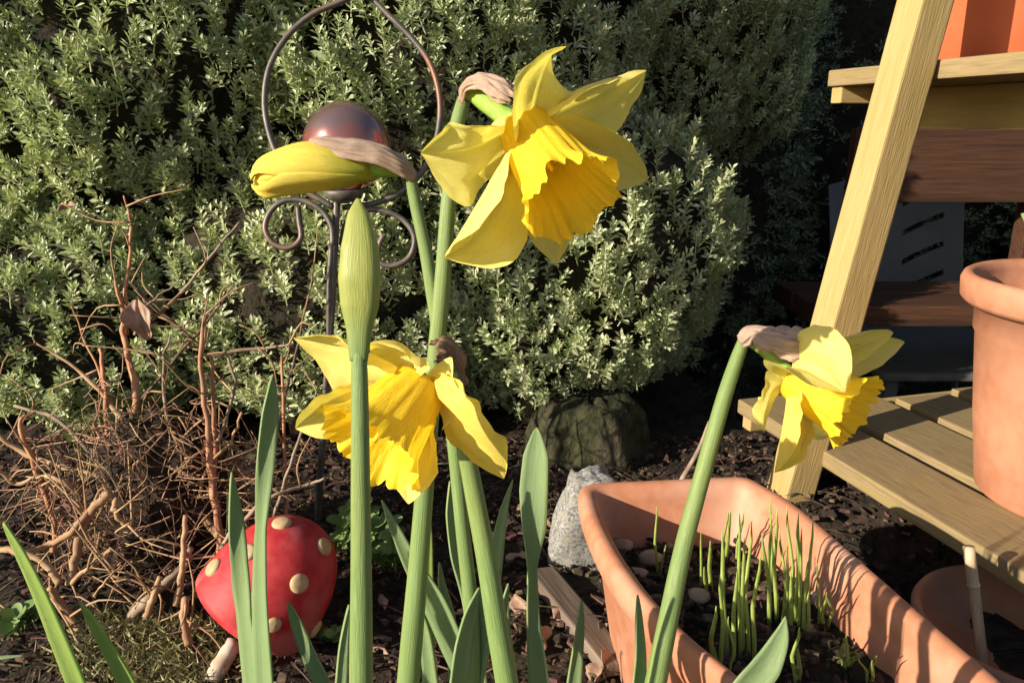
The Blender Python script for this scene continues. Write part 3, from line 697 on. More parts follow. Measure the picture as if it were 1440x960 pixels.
# flower 5 : right, in front of the trough
D = .45
lst = [(1046, 478, .462), (1036, 505, .462), (1018, 560, .460), (990, 660, .457), (962, 765, .453), (940, 870, .450), (922, 960, .448)]
d5 = thing('daffodil', stem_pts(lst)[-1], 'open yellow daffodil leaning before the trough, trumpet facing right beside the sloping post', 'daffodil', None)
stems(d5, lst, [9, 10.5, 12, 13, 14, 15.5, 17])
C, ax = flower(d5, (1114, 532), D, (1206, 580), -.024, .0115, .0215, [
    dict(tip=(1188, 552), dd=-.040, w=.038, ctrl=(1126, 488, -.030), cup=-.35, ruf=.15, N=(.2, .6, -.8), wide=.55),
    dict(tip=(1256, 468), dd=.004, w=.030, ctrl=(1180, 478, -.002), cup=.2),
    dict(tip=(1272, 481), dd=.030, w=.030, ctrl=(1190, 500, .020), cup=.2),
    dict(tip=(1089, 664), dd=-.012, w=.033, ctrl=(1108, 600, -.020), cup=.3, fold=.2, m='petal_warm', wide=.55),
    dict(tip=(1075, 606), dd=-.006, w=.018, ctrl=(1082, 550, -.010), cup=-.4, ruf=.4),
    dict(tip=(1165, 612), dd=.040, w=.028, ctrl=(1140, 580, .024), cup=.2),
], 7.7)
part('ovary', tube([P(1050, 475, .462), P(1080, 495, .458), P(1097, 515, .455), C], [.0034, .0044, .0046, .006], 12, 4), M['ovary'], d5)
part('spathe', sheet([P(1042, 480, .458), P(1058, 470, .454), P(1085, 478, .450), P(1110, 483, .447), P(1130, 482, .446)], [.0085, .012, .019, .023, .020], Vector((0, -.7, .7)), 1.15, .45, 11), M['spathe'], d5, solid=.0004)

# bud 3 : half open yellow bud lying level
D = .385
lst = [(577, 246, .392), (584, 285, .394), (597, 345, .396), (609, 415, .398), (622, 500, .399), (638, 620, .400), (650, 740, .400), (662, 850, .400), (668, 960, .400)]
d3 = thing('daffodil', stem_pts(lst)[-1], 'half-open yellow daffodil bud lying level below the glass ball with a papery sheath', 'daffodil', None)
stems(d3, lst, [9, 9.5, 10, 11, 11, 11, 11, 12, 13])
bs = P(520, 236, D); tpB = P(354, 256, D-.006); axb = (tpB-bs); LB = axb.length; axb.normalize()
Xb = axb.orthogonal().normalized(); Yb = axb.cross(Xb)
def wrap(a0, span, off, lb, seed):
    V, F, U = [], [], []; nu, nv = 18, 22
    for i in range(nv+1):
        v = i/nv; r = (.0040+.0066*math.sin(min(1, v*1.08+.02)**.85*math.pi*.78))*(1 if v < .88 else (1-((v-.88)/.12)**2*.93))
        for k in range(nu+1):
            u = -1+2*k/nu; a = a0+u*span*(1-.55*max(0, v-.72)/.28)+.7*v
            rr = (r+off*(.5+.5*v))*(1+.02*math.cos(u*9))+.0009*math.exp(-(u/.12)**2)*v
            cen = bs+axb*(LB*lb*v)+Vector((0, 0, .004*math.sin(v*math.pi)))
            V.append(cen+(Xb*math.cos(a)+Yb*math.sin(a))*rr); U.append(((u+1)/2+seed, v))
    for i in range(nv):
        for k in range(nu): q = i*(nu+1)+k; F.append((q, q+1, q+nu+2, q+nu+1))
    return V, F, U
for i, (a0, span, off, lb) in enumerate(((0.2, 1.3, .0, .95), (2.3, 1.3, .0003, .97), (4.4, 1.3, .0002, .94), (1.2, 1.15, .0012, 1.0), (3.3, 1.15, .0014, .99), (5.4, 1.15, .0016, 1.0))):
    part('petal', wrap(a0, span, off, lb, i*.3), M['petal_bud'], d3, solid=.0005)
part('inner_petals', tube([P(500, 237, .385), P(440, 245, .383), P(390, 250, .381), P(364, 253, .380)], [.005, .0085, .0072, .0032], 14, 5), M['petal_bud'], d3)
part('ovary', tube([P(580, 238, .390), P(552, 236, .388), P(528, 236, .386), P(500, 236, .385)], [.0036, .0046, .0050, .0065], 12, 4), M['ovary'], d3)
part('spathe', sheet([P(580, 250, .388), P(562, 236, .384), P(530, 220, .381), P(490, 212, .378), P(452, 202, .377), P(436, 199, .378)], [.010, .014, .018, .016, .010, .003], Vector((-.1, -.6, .9)), 1.05, .3, 3), M['spathe'], d3, solid=.0004)

# bud 4 : closed green bud, upright
lst = [(505, 492, .250), (506, 560, .250), (507, 680, .250), (508, 820, .250), (508, 960, .250)]
d4 = thing('daffodil', stem_pts(lst)[-1], 'tightly closed upright green daffodil bud on a thick straight stem', 'daffodil', None)
stems(d4, lst, [12, 13.5, 15, 16.5, 18.5])
bp_ = [P(503, 279, .250), P(504, 300, .250), P(507, 345, .249), P(507, 390, .249), P(507, 430, .250), P(506, 462, .250), P(505, 508, .250)]
part('bud', tube(bp_, [pr(r, .25) for r in (2, 14, 25, 29, 26, 18, 12.2)], 20, 8, flat=.85, ridges=3), M['bud_green'], d4)

# ------------------------------------------------------------------ daffodil leaves
def blade(lst, wpx, twist, chan=.22, seed=0):
    pts = stem_pts(lst); C = catmull(pts, 7); nC = len(C)
    wd = [pr(w_, l[2]) for w_, l in zip(wpx, lst)]+[pr(wpx[-1], lst[-1][2])*.9]; ww = interp(wd, nC); tw = interp(list(twist)+[twist[-1]], nC)
    V, F, U = [], [], []; nu = 6
    for i, c in enumerate(C):
        T = (C[min(i+1, nC-1)]-C[max(i-1, 0)]).normalized(); Y = Vector((0, -1, 0)); N = (Y-T*Y.dot(T)).normalized(); Sd = T.cross(N)
        a = R(tw[i]); S2 = Sd*math.cos(a)+N*math.sin(a); N2 = N*math.cos(a)-Sd*math.sin(a); hw = ww[i]/2
        f = i/9
        if f < 1: hw *= max(.06, math.sqrt(max(0, 1-(1-f)**2)))
        for k in range(nu+1):
            u = -1+2*k/nu; V.append(c+S2*u*hw+N2*(chan*(u*u-.4)*hw*1.5)); U.append(((u+1)/2+seed, i/(nC-1)))
    for i in range(nC-1):
        for k in range(nu): q = i*(nu+1)+k; F.append((q, q+1, q+nu+2, q+nu+1))
    return V, F, U
LV = [
 ([(4, 733, .33), (28, 775, .33), (55, 830, .33), (82, 895, .33), (108, 960, .33)], [12, 19, 24, 27, 28], [-20, -15, -10, -5, 0], 'blade_yellow', 'bright green leaf blade arching beside the dead roots, longest of the two there'),
 ([(114, 848, .34), (132, 875, .34), (155, 915, .34), (180, 960, .34)], [14, 20, 23, 26], [-20, -15, -10, -5], 'blade_yellow', 'shorter bright green leaf blade before the moss mound'),
 ([(384, 526, .40), (380, 580, .40), (373, 660, .40), (368, 740, .40), (367, 830, .40), (373, 960, .40)], [12, 24, 24, 20, 30, 38], [40, 35, 10, -30, -35, -30], 'blade', 'tallest upright leaf blade before the red toadstool ornament'),
 ([(326, 664, .41), (331, 720, .41), (337, 790, .41), (345, 860, .41), (357, 960, .41)], [10, 20, 24, 34, 40], [50, 45, 0, -35, -35], 'blade', 'twisted leaf blade crossing the left side of the red toadstool'),
 ([(405, 847, .42), (418, 880, .42), (436, 925, .42), (453, 960, .42)], [10, 16, 20, 22], [25, 20, 15, 10], 'blade', 'short grey-green leaf tip before the toadstool underside'),
 ([(491, 850, .33), (484, 905, .33), (480, 960, .33)], [8, 13, 16], [30, 20, 15], 'blade', 'narrow leaf edge close beside the thick stem of the green bud'),
 ([(537, 703, .44), (556, 745, .44), (583, 800, .44), (612, 848, .44), (640, 910, .44), (662, 960, .44)], [6, 14, 24, 40, 42, 40], [20, 20, 10, -15, -20, -20], 'blade', 'broad grey-green leaf slanting behind the tallest daffodil stem'),
 ([(721, 674, .40), (708, 720, .40), (696, 790, .40), (683, 860, .40), (660, 960, .40)], [4, 11, 22, 33, 40], [-10, -15, -20, -20, -20], 'blade', 'pointed pale leaf crossing before the stem of the lower daffodil'),
 ([(755, 601, .46), (754, 640, .46), (751, 690, .46), (751, 745, .46), (748, 800, .46), (750, 880, .46), (757, 960, .46)], [18, 36, 40, 33, 17, 22, 30], [-15, -15, -10, 10, 40, 30, 20], 'blade', 'tall spoon-tipped leaf standing alone left of the trough'),
 ([(633, 676, .43), (636, 720, .43), (645, 780, .43), (660, 840, .43), (675, 960, .43)], [8, 20, 24, 22, 20], [35, 30, 25, 20, 20], 'blade', 'dark leaf just left of the lower daffodil stem'),
 ([(674, 826, .37), (662, 860, .37), (652, 905, .37), (645, 960, .37)], [10, 22, 28, 30], [35, 35, 30, 30], 'blade', 'short dark blunt leaf in the middle of the daffodil clump'),
 ([(818, 843, .50), (816, 880, .50), (811, 925, .50), (807, 960, .50)], [8, 13, 18, 21], [25, 20, 15, 10], 'blade', 'small upright leaf tip on the litter before the wooden strip'),
 ([(897, 836, .45), (898, 870, .45), (900, 920, .45), (898, 960, .45)], [8, 14, 20, 24], [40, 40, 35, 30], 'blade', 'dark upright leaf tip against the outer wall of the trough'),
 ([(1105, 866, .40), (1098, 895, .40), (1078, 935, .40), (1050, 970, .40)], [6, 22, 40, 46], [-20, -20, -15, -10], 'blade', 'broad pointed grey-green leaf seen against the trough soil'),
 ([(618, 790, .46), (622, 825, .46), (632, 865, .46), (640, 960, .46)], [6, 11, 14, 16], [25, 20, 15, 15], 'blade', 'thin leaf tip between the two lower daffodil stems'),
 ([(604, 722, .47), (604, 765, .47), (603, 830, .47), (603, 960, .47)], [5, 8, 12, 18], [20, 15, 10, 10], 'blade_yellow', 'thin yellow-green leaf hidden behind the tallest daffodil stem'),
 ([(590, 850, .42), (598, 890, .42), (606, 960, .42)], [8, 16, 22], [-20, -15, -10], 'blade', 'pale leaf low between the broad slanting leaf and the tallest stem'),
 ([(715, 820, .45), (708, 870, .45), (716, 960, .45)], [10, 18, 24], [30, 25, 20], 'blade', 'leaf low beside the stem of the lower daffodil'),
]
for i, (lst, wp, tw, m, lab) in enumerate(LV):
    single('daffodil_leaf', blade(lst, wp, tw, seed=i*.31), M[m], stem_pts(lst)[-1], lab, 'leaf', 'daffodil leaves', solid=.0012)
# leaf tip coming in low from the left
pp = [P(34, 922, .45), P(10, 925, .45), P(-30, 932, .45), P(-60, 960, .45)]; pp.append(Vector((pp[-1].x-.01, pp[-1].y, -.01)))
single('daffodil_leaf', sheet(pp, [.001, .0045, .006, .008, .008], Vector((0, -.5, 1)), .5, .05, 1, 4), M['blade'], pp[-1], 'pale leaf tip reaching in level over dark soil', 'leaf', 'daffodil leaves', solid=.001)

# ------------------------------------------------------------------ dead shrub with roots
dbase = G(215, 860, 0); dead = thing('dead_shrub', dbase, 'dead leafless shrub of tangled reddish stems and exposed roots', 'shrub')
ST = [
 ([(162, 395), (172, 436), (175, 477), (192, 556), (186, 602)], .93, [2.5, 4, 5, 6, 6], 'red_stem'),
 ([(174, 275), (184, 316), (182, 367), (175, 422), (178, 470)], .94, [1.5, 2.5, 3, 3.5, 4], 'red_stem'),
 ([(48, 481), (113, 522), (169, 585), (215, 628), (242, 656), (270, 707), (315, 757)], .90, [1.5, 3, 5, 6.5, 7, 7, 8], 'tan_stem'),
 ([(337, 312), (295, 361), (258, 409), (211, 452)], .90, [1.5, 2.5, 3, 3.5], 'grey_stem'),
 ([(251, 395), (225, 415), (203, 433), (190, 470)], .92, [1.2, 2, 2.5, 3], 'grey_stem'),
 ([(290, 440), (281, 504), (292, 589), (298, 673), (309, 757), (312, 800)], .86, [3, 4, 5, 6, 7, 8], 'red_stem'),
 ([(297, 500), (300, 560), (303, 640), (300, 700)], .87, [3, 3.5, 4, 4], 'red_stem'),
 ([(412, 484), (360, 490), (292, 499)], .86, [2, 3, 3.5], 'grey_stem'),
 ([(320, 500), (330, 535), (318, 590), (306, 620)], .88, [2, 3, 3, 3], 'grey_stem'),
 ([(396, 500), (399, 589), (402, 714), (404, 760)], .95, [2, 3, 3.5, 4], 'red_stem'),
 ([(240, 470), (231, 504), (236, 589), (264, 667), (270, 720)], .88, [1.5, 2.5, 3, 3, 3.5], 'grey_stem'),
 ([(140, 490), (146, 530), (149, 589), (149, 673), (150, 700)], .91, [2.5, 3.5, 4, 4, 4.5], 'red_stem'),
 ([(165, 590), (164, 640), (163, 690)], .91, [3, 3, 3.5], 'grey_stem'),
 ([(50, 580), (30, 592), (53, 662), (79, 752), (74, 775)], .86, [2, 4, 5, 5, 6], 'red_stem'),
 ([(-10, 605), (40, 640), (112, 662), (186, 684), (242, 707), (281, 695)], .88, [4, 4.5, 4.5, 4, 4, 3], 'tan_stem'),
 ([(-5, 660), (22, 680), (52, 670), (85, 675), (112, 692)], .85, [3, 3.5, 4, 4, 5], 'tan_stem'),
 ([(155, 692), (135, 710), (118, 740), (104, 790), (98, 822)], .83, [7, 8, 8, 7, 8], 'tan_stem'),
 ([(40, 778), (70, 765), (101, 746), (135, 705)], .83, [5, 6, 6, 5], 'tan_stem'),
 ([(158, 772), (130, 795), (101, 820)], .80, [3.5, 4.5, 4.5], 'tan_stem'),
 ([(70, 826), (90, 855), (122, 896), (128, 915)], .79, [5, 7, 7, 7], 'tan_stem'),
 ([(456, 672), (430, 682), (388, 695), (337, 735), (310, 770)], .84, [2, 3, 3.5, 4, 4], 'grey_stem'),
 ([(445, 552), (420, 620), (396, 690), (380, 745)], .88, [2, 2.5, 3, 3], 'grey_stem'),
 ([(185, 866), (215, 835), (259, 797), (268, 770)], .81, [9, 9, 7, 5], 'grey_stem'),
 ([(261, 724), (258, 770), (256, 802), (248, 850)], .81, [4, 5, 5.5, 6], 'tan_stem'),
 ([(20, 570), (80, 590), (130, 640), (165, 690)], .92, [2.5, 3.5, 4, 5], 'grey_stem'),
 ([(-10, 770), (25, 775), (60, 790), (85, 820)], .82, [5, 6, 6, 7], 'tan_stem'),
 ([(165, 700), (160, 720), (180, 740), (186, 728)], .82, [5, 5, 4, 4], 'tan_stem'),
 ([(170, 795), (150, 815), (132, 838)], .79, [1.5, 2, 2], 'tan_stem'),
 ([(0, 858), (20, 860), (50, 848), (75, 840)], .80, [2.5, 3, 3, 3], 'grey_stem'),
 ([(225, 810), (215, 840), (206, 866)], .80, [4, 6, 7], 'tan_stem'),
 ([(262, 840), (258, 870), (266, 905)], .78, [7, 6, 8], 'tan_stem'),
 ([(330, 400), (300, 440), (250, 500), (200, 560)], .96, [1.2, 2, 2.5, 3], 'bark'),
 ([(180, 395), (230, 440), (285, 490)], .95, [1.5, 2.5, 3], 'bark'),
 ([(430, 430), (415, 500), (400, 560), (385, 640)], .97, [1.5, 2, 2.5, 3], 'bark'),
 ([(100, 430), (120, 480), (145, 540), (150, 600)], .97, [1.2, 2, 2.5, 3], 'red_stem'),
 ([(340, 580), (325, 620), (290, 660), (280, 700)], .87, [2, 2.5, 3, 3], 'tan_stem'),
]
for pts, d, rp, m in ST:
    dd = [d+random.uniform(-.012, .012) for _ in pts]
    PT = [P(x, y, e) for (x, y), e in zip(pts, dd)]
    for p in PT: p.z = max(p.z, ground_z(p.x, p.y)+.002)
    CC = catmull(PT, 4); CC = [c+Vector((random.gauss(0, .0006), random.gauss(0, .0006), random.gauss(0, .0006))) if 0 < i < len(CC)-1 else c for i, c in enumerate(CC)]
    part('stem', tube(CC, [pr(r*.80, d) for r in rp], 8, 2, wob=.4), M[m], dead)
# small side twigs
tw = []
for pts, d, rp, m in ST:
    for _ in range(4):
        i = random.randrange(len(pts)-1); t = random.random(); x = pts[i][0]+(pts[i+1][0]-pts[i][0])*t; y = pts[i][1]+(pts[i+1][1]-pts[i][1])*t
        p0 = P(x, y, d); dr = Vector((random.gauss(0, 1), random.gauss(0, .5), random.gauss(.2, .8))).normalized(); l = random.uniform(.02, .09)
        p1 = p0+dr*l*.5+Vector((0, 0, random.uniform(-.008, .008))); p2 = p0+dr*l+Vector((random.gauss(0, .012), 0, random.gauss(0, .012)))
        tw.append(tube([p0, p1, p2], [.0013, .0010, .0005], 5, 3))
part('twigs', join(*tw), M['tan_stem'], dead, kind='stuff')
rc = P(215, 700, .90); rts = []
for _ in range(700):
    a = Vector((random.gauss(0, 1), random.gauss(0, 1), random.gauss(0, 1))).normalized()
    p0 = rc+Vector((a.x*.105+random.gauss(0, .02), a.y*.05, a.z*.09+.012+random.gauss(0, .015))); d = Vector((random.gauss(0, .7), random.gauss(0, .5), random.gauss(-.5, .7))).normalized(); l = random.uniform(.02, .075)
    p1 = p0+d*l*.4+Vector((random.gauss(0, .008), random.gauss(0, .008), random.gauss(0, .008))); p2 = p0+d*l+Vector((random.gauss(0, .014), random.gauss(0, .01), random.gauss(0, .012)))
    for p in (p0, p1, p2): p.z = max(p.z, .004)
    rts.append(tube([p0, p1, p2], [.0008, .0007, .0004], 4, 3))
part('root_tangle', join(*rts), M['roots'], dead, kind='stuff')
part('root_ball', blob(rc+Vector((0, .02, -.01)), (.082, .055, .095), 4, .3, 16, 4), M['soil'], dead)

pdl = P(197, 447, .90)
V, F, U = petal(pdl+Vector((0, 0, .022)), pdl+Vector((.008, 0, -.026)), pdl+Vector((.004, -.012, 0)), .026, Vector((-.2, -1, .1)), .5, .35, ruffle=.6, seed=3)
single('dead_leaf', (V, F, U), M['dead_leaf'], pdl, 'crumpled pale brown dead leaf caught on the dead stems', 'leaf', solid=.0004)
pdl = P(97, 295, 1.02)
V, F, U = petal(pdl+Vector((-.012, 0, 0)), pdl+Vector((.014, -.004, .006)), pdl+Vector((0, -.01, .004)), .014, Vector((0, -.6, 1)), .4, .3, ruffle=.5, seed=8)
single('dead_leaf', (V, F, U), M['dead_leaf'], pdl, 'small brown dead leaf lying on the sunlit shrub', 'leaf', solid=.0004)

# ------------------------------------------------------------------ moss mound, birch stick
mz = []
V, F = [], []
for _ in range(5200):
    px = random.gauss(205, 65); py = random.uniform(865, 1000)
    g = G(px, py, .02); g.z = ground_z(g.x, g.y)+random.uniform(-.002, .014)
    a = random.random()*6.28; l = random.uniform(.005, .016); d = Vector((math.cos(a)*.7, math.sin(a)*.7, random.uniform(.2, 1.1))).normalized(); sdv = d.orthogonal().normalized()*.0009
    k = len(V); V += [g-sdv, g+sdv, g+d*l*.6+sdv*.8+Vector((0, 0, -.001)), g+d*l]; F += [(k, k+1, k+2), (k, k+2, k+3)]
single('moss', (V, F), M['moss'], G(205, 930, 0), 'dry yellowish moss mound at the foot of the dead shrub', 'moss', kind='stuff', smooth=False)
a, b = P(330, 903, .775), P(298, 965, .75)
b.z = max(.006, b.z); a.z = max(a.z, .012)
single('broken_stick', tube([a, a.lerp(b, .5)+Vector((0, 0, .001)), b], [.0085, .009, .0095], 10, 4, wob=.2), M['birch'], b-Vector((0, 0, .006)), 'thick pale broken stick under the red toadstool', 'stick')

# ------------------------------------------------------------------ toadstool ornament
tc_ = P(356, 856, .80)
tax = (Vector((1, 0, 0))*.60+Vector((0, math.sin(PITCH), math.cos(PITCH)))*.80+Vector((0, math.cos(PITCH), -math.sin(PITCH)))*.02).normalized()
tx = tax.orthogonal().normalized()
toad = thing('toadstool_ornament', G(370, 905, 0), 'red toadstool ornament with cream spots tipped over on the soil', 'ornament')
RC, HC = .065, .101
tb_ = tc_.copy()
prof = [(.014, .006), (.05, .002), (RC*.93, -.004), (RC, -.002), (RC*1.01, .004)]+[(RC*math.cos(t)**.85 if t < 1.56 else .0005, .004+HC*math.sin(t)) for t in [i*math.pi/2/14 for i in range(1, 15)]]
cap = part('cap', lathe(prof, tb_, tax, 56), M['toad_red'], toad)
part('stalk', tube([tb_+tax*.01, tb_-tax*.008, tb_-tax*.022], [.017, .018, .020], 16, 4), M['toad_stalk'], toad)
def spot(px, py, rad):
    # where the ray through this pixel meets the cap (ellipsoid approximation)
    r = ray(px, py).normalized(); best = None
    for s in np.arange(.6, 1.0, .0005):
        q = CAM+r*s; e = q-tb_-tax*.004; h = e.dot(tax); lat = (e-tax*h)
        if h > 0 and (lat.length/RC)**(2/.85*1.0)+(h/HC)**2 < 1: best = q; break
    if best is None: return
    e = best-tb_; h = e.dot(tax); lat = e-tax*h; nn = (lat/(RC*RC)+tax*h/(HC*HC)).normalized()
    rad *= .84
    part('spot', lathe([(rad, -.004), (rad, .0005), (rad*.9, .0022), (rad*.6, .0032), (.0003, .0036)], best, nn, 24), M['toad_spot'], cap)
for px, py, rad in ((421, 820, .0112), (444, 884, .0112), (348, 777, .011), (300, 797, .0112), (396, 735, .0115), (456, 768, .0112), (352, 845, .010), (385, 878, .009)): spot(px, py, rad)

# ------------------------------------------------------------------ glass ball on wire stake
GD = .98
def W(l, d=GD): return [P(x, y, d+(dz if False else 0)) for x, y in l]
gb = P(447, 735, 1.055); gb.z = -.03
stake = thing('garden_stake', gb, 'wire garden stake with scrolls holding a mauve and orange glass ball', 'garden ornament')
bc_ = P(488, 205, GD); br = pr(61, GD)
bl = lathe([(max(.0004, br*math.sin(t)), -br*math.cos(t)) for t in [i*math.pi/24 for i in range(25)]], bc_, (0, 0, 1), 48)
part('glass_ball', bl, M['glass'], stake)
wr = pr(4.4, GD)
part('hoop', tube(W([(470, 292), (425, 265), (395, 228), (378, 185), (372, 140), (380, 92), (405, 50), (440, 20), (490, -2), (512, -14)]), [wr]*4, 10, 6), M['iron'], stake)
part('hoop', tube(W([(482, 292), (530, 285), (575, 262), (603, 225), (617, 180), (618, 135), (605, 90), (580, 55), (545, 20), (512, -14)], GD+.012), [wr]*4, 10, 6), M['iron'], stake)
part('scroll', tube(W([(468, 345), (466, 318), (452, 296), (425, 282), (398, 283), (380, 298), (373, 322), (385, 343), (408, 348), (423, 335), (421, 312), (419, 290)], GD-.008), [wr*.95]*4, 10, 6), M['iron'], stake)
part('scroll', tube(W([(480, 345), (488, 312), (510, 296), (545, 298), (570, 312), (583, 335), (575, 362), (550, 374), (532, 366), (533, 345), (540, 330)], GD+.006), [wr*.95]*4, 10, 6), M['iron'], stake)
part('stake_rod', tube([P(474, 275, GD), P(471, 340, GD+.002), P(466, 440, GD+.015), P(458, 560, GD+.035), P(447, 735, 1.055), gb], [wr*1.15]*4, 10, 5), M['iron'], stake)
part('stake_rod', tube([P(466, 345, GD), P(463, 400, GD+.006), P(462, 470, GD+.018), P(455, 590, GD+.038)], [wr*.9]*4, 10, 5), M['iron'], stake)
part('cup', lathe([(.004, -.002), (.022, .004), (.026, .014), (.024, .016), (.018, .010), (.0005, .008)], P(484, 284, GD), (0, 0, 1), 24), M['iron'], stake)

# ------------------------------------------------------------------ stump, stone, strip
sc = G(815, 670, 0); sc.z = -.02
def stump_fn(r, h, a, i): return (r*(1+.10*math.sin(5*a+1)+.07*math.sin(11*a+h*20)+.08*noise.noise(Vector((math.cos(a)*3, math.sin(a)*3, h*14)))), h+.012*noise.noise(Vector((a*2, h*20, i))))
single('mossy_stump', lathe([(.105, 0), (.092, .04), (.083, .08), (.076, .095), (.068, .108), (.052, .116), (.03, .115), (.001, .114)], sc+Vector((.02, .10, 0)), seg=48, fn=stump_fn), M['stump'], sc+Vector((.02, .10, 0)), 'low dark mossy stump behind the far end of the trough', 'stump')
s0 = G(818, 826, 0)
V, F = blob((0, 0, 0), (1, 1, 1), 4, 0, 7, 3)
for i, v in enumerate(V):
    v = v.lerp(v/max(abs(v.x), abs(v.y), abs(v.z)), .62); kk = 1+.16*noise.fractal(v*1.1+Vector((4, 2, 9)), 1, 2, 3)+.03*noise.noise(v*9)
    v = Vector((v.x*.030*kk*(1.12-.18*v.z), v.y*.028*kk, v.z*.064*kk))
    V[i] = v; V[i].rotate(Matrix.Rotation(R(10), 3, 'Y')); V[i] += s0+Vector((.006, .062, .055))
single('stone_block', (V, F), M['stone'], s0+Vector((.006, .062, -.005)), 'pale speckled grey stone wedged beside the trough corner', 'stone')
w0, w1 = G(760, 803, .012), G(872, 940, .012); wx = (w1-w0).normalized(); wy = Vector((0, 0, 1)).cross(wx)
wo = thing('wooden_strip', (w0+w1)*.5-Vector((0, 0, .008)), 'flat weathered wooden strip lying in the litter beside the trough', 'board')
box_obj('board', (w0+w1)*.5+Vector((0, 0, -.001)), (wy*-1+UP*.12).normalized(), wx, (wy*-1+UP*.12).normalized().cross(wx), (.034, (w1-w0).length, .014), M['plank_old'], wo, .003)

# ------------------------------------------------------------------ creeping plants
def round_leaf():
    V = [(0, 0, 0)]; n_ = 10
    for k in range(n_):
        a = 2*math.pi*k/n_; V.append((.5+.5*math.cos(a), .42*math.sin(a)*(1-.12*math.cos(a)), .10*math.sin(a)**2-.04*(1+math.cos(a))))
    V.append((.5, 0, -.04)); return V, [(n_+1, 1+k, 1+(k+1) % n_) for k in range(n_)]
RL = mesh('leaf', *round_leaf(), M['creeper'])
def creeper(px, py, nst, spread, lab, size=.020, hgt=.07):
    b = G(px, py, 0); b.z = ground_z(b.x, b.y)
    t = thing('creeping_plant', b, lab, 'plant', 'low leafy plants on the soil')
    for _ in range(nst):
        a = random.random()*6.28; rr = random.random()*spread; p0 = b+Vector((math.cos(a)*rr*.4, math.sin(a)*rr*.3, -.004)); p2 = b+Vector((math.cos(a)*rr, math.sin(a)*rr*.6-.01, random.uniform(.3, 1)*hgt)); p1 = p0.lerp(p2, .5)+Vector((0, 0, .012))
        so = part('stem', tube([p0, p1, p2], [.0013, .0011, .0008], 5, 3), M['stem'], t)
        for i in range(5):
            f = .35+.65*i/4; p = p0*(1-f)**2+p1*2*f*(1-f)+p2*f*f
            for s in (0, 1):
                az_ = a+i*1.57+s*math.pi; d = Vector((math.cos(az_), math.sin(az_), .45+.3*random.random())); x = d.normalized(); z = (Vector((-.3, -.5, 1))-x*x.dot(Vector((-.3, -.5, 1)))).normalized(); y = z.cross(x)
                s_ = size*random.uniform(.6, 1.1); o = bpy.data.objects.new('leaf', RL); COL.objects.link(o); o.parent = so
                mx = (Matrix((x, y, z)).transposed()*s_).to_4x4(); mx.translation = p-b; o.matrix_local = mx
creeper(560, 800, 9, .055, 'fresh green round-leaved plant behind the tall daffodil stems', .021, .09)
creeper(500, 775, 5, .04, 'round-leaved plant rising beside the toadstool and bud stem', .024, .08)
creeper(470, 905, 4, .03, 'tiny green plant under the red toadstool cap', .014, .03)
creeper(260, 600, 6, .06, 'shaded green plant behind the dead stems', .018, .10)
creeper(110, 640, 6, .07, 'shaded green plant at the foot of the sunlit shrub', .018, .09)
creeper(30, 900, 4, .05, 'dark green plant low beside the exposed roots', .018, .03)

# ------------------------------------------------------------------ bench and chair in the shade
bx0 = P(1290, 235, 1.75); bgz = ground_z(1.1, 1.75)
bench = thing('wooden_bench', Vector((1.05, 1.72, bgz)), 'dark old wooden bench in the shade behind the plant stand', 'bench')
box_obj('back_board', (1.35, 1.72, .435), (1, 0, 0), (0, 1, 0), (0, 0, 1), (1.25, .03, .155), M['old_wood'], bench, .004)
box_obj('seat_board', (1.18, 1.52, .165), (1, 0, 0), (0, 1, 0), (0, 0, 1), (1.20, .12, .04), M['old_wood'], bench, .004)
box_obj('seat_board', (1.18, 1.65, .165), (1, 0, 0), (0, 1, 0), (0, 0, 1), (1.20, .12, .04), M['old_wood'], bench, .004)
for x in (1.16, 1.70):
    for y, h in ((1.50, .145), (1.755, .52)): 
        gz = ground_z(x, y); box_obj('leg', (x, y, (h+gz)/2-.005), (1, 0, 0), (0, 1, 0), (0, 0, 1), (.05, .045, h-gz), M['old_wood'], bench, .003)
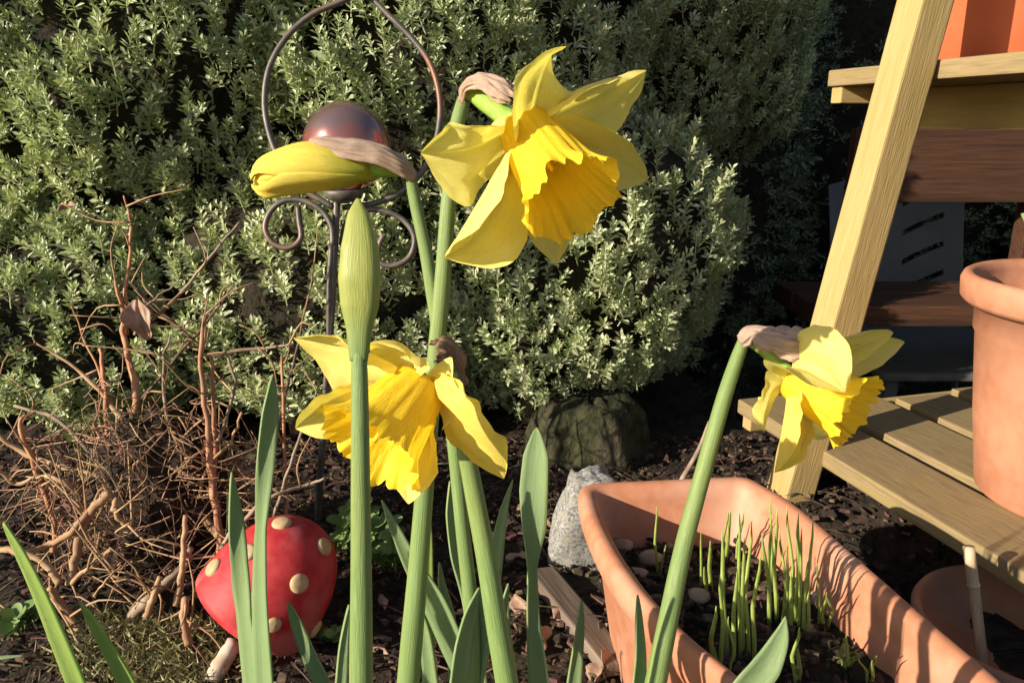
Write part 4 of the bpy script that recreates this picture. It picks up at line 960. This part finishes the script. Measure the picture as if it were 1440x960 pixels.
# plastic chair
cz = ground_z(.95, 2.1); cb = Vector((.985, 2.02, cz)); chair = thing('plastic_chair', cb, 'white plastic garden chair with slotted back in deep shade', 'chair')
def chair_back():
    V, F = [], []; nx2, nz2 = 24, 40; zb, zt = cz+.40, .37
    def pt(u, v, off):
        v = min(1, max(0, v*1.5-.25+.25*(abs(u) if u > 0 else abs(u)))); wd = .155+.02*v+.02*(1-v)**2
        return Vector((cb.x+u*wd, cb.y-.05+.10*v-.035*u*u+off, zb+(zt-zb)*v+.02*(1-u*u)*v))
    keep = []
    for off in (0, .006):
        for j in range(nz2+1):
            for i in range(nx2+1): V.append(pt(-1+2*i/nx2, j/nz2, off))
    K = (nx2+1)*(nz2+1); solid = {}
    for j in range(nz2):
        for i in range(nx2):
            slot = j % 5 == 2 and (3 <= i <= 9 or 14 <= i <= 20) and 9 < j < nz2-11
            solid[i, j] = not slot
    for (i, j), s in solid.items():
        if not s: continue
        q = j*(nx2+1)+i; a, b, c, d = q, q+1, q+nx2+2, q+nx2+1
        F.append((a, b, c, d)); F.append((a+K, d+K, c+K, b+K))
        for (di, dj, e0, e1) in ((-1, 0, d, a), (1, 0, b, c), (0, -1, a, b), (0, 1, c, d)):
            if not solid.get((i+di, j+dj), False): F.append((e1, e0, e0+K, e1+K))
    return V, F
part('backrest', chair_back(), M['plastic'], chair, False)
V, F = bevel_box((cb.x, cb.y-.24, cz+.405), (1, 0, 0), (0, 1, 0), (0, 0, 1), (.40, .42, .02), .006); part('seat', (V, F), M['plastic'], chair)
for sx in (-1, 1):
    for y in (-.42, -.06): part('leg', tube([cb+Vector((sx*.17, y, .40)), cb+Vector((sx*.20, y+(.03 if y > -.2 else -.03), 0))], [.018, .014], 8, 3), M['plastic'], chair)

# stray twig rising behind the trough, dried stalk
a, b = P(960, 672, 1.05), P(997, 592, 1.06); a2 = G(945, 700, 0)
single('bare_twig', tube([a2-Vector((0, 0, .005)), a, a.lerp(b, .5)+Vector((.004, 0, 0)), b], [.004, .0035, .003, .0015], 7, 4), M['grey_stem'], a2, 'bare grey twig rising behind the far rim of the trough', 'twig')

# dead leaves scattered on the soil between the daffodils and the trough
LABS = {}
for i, (px, py) in enumerate(((742, 720), (770, 745), (728, 790), (790, 870), (760, 905), (835, 915), (705, 905), (850, 945), (735, 860), (690, 760), (540, 850), (530, 915), (575, 880), (845, 890))):
    g = G(px, py, .006); g.z = ground_z(g.x, g.y)+.008; a = random.random()*6.28; l = random.uniform(.010, .020)
    dv = Vector((math.cos(a), math.sin(a), random.uniform(-.1, .5)))*l
    V, F, U = petal(g-dv, g+dv, g+Vector((0, 0, .012)), l*random.uniform(.7, 1.1), Vector((random.gauss(0, .4), random.gauss(0, .4)-.3, 1)), random.uniform(-.8, .8), random.uniform(-.4, .6), nu=8, nv=8, ruffle=.6, seed=i)
    single('dead_leaf', (V, F, U), M['dead_leaf'], g, 'small curled brown dead leaf lying on the soil among the daffodil stems', 'leaf', 'dead leaves on the soil', solid=.0004)
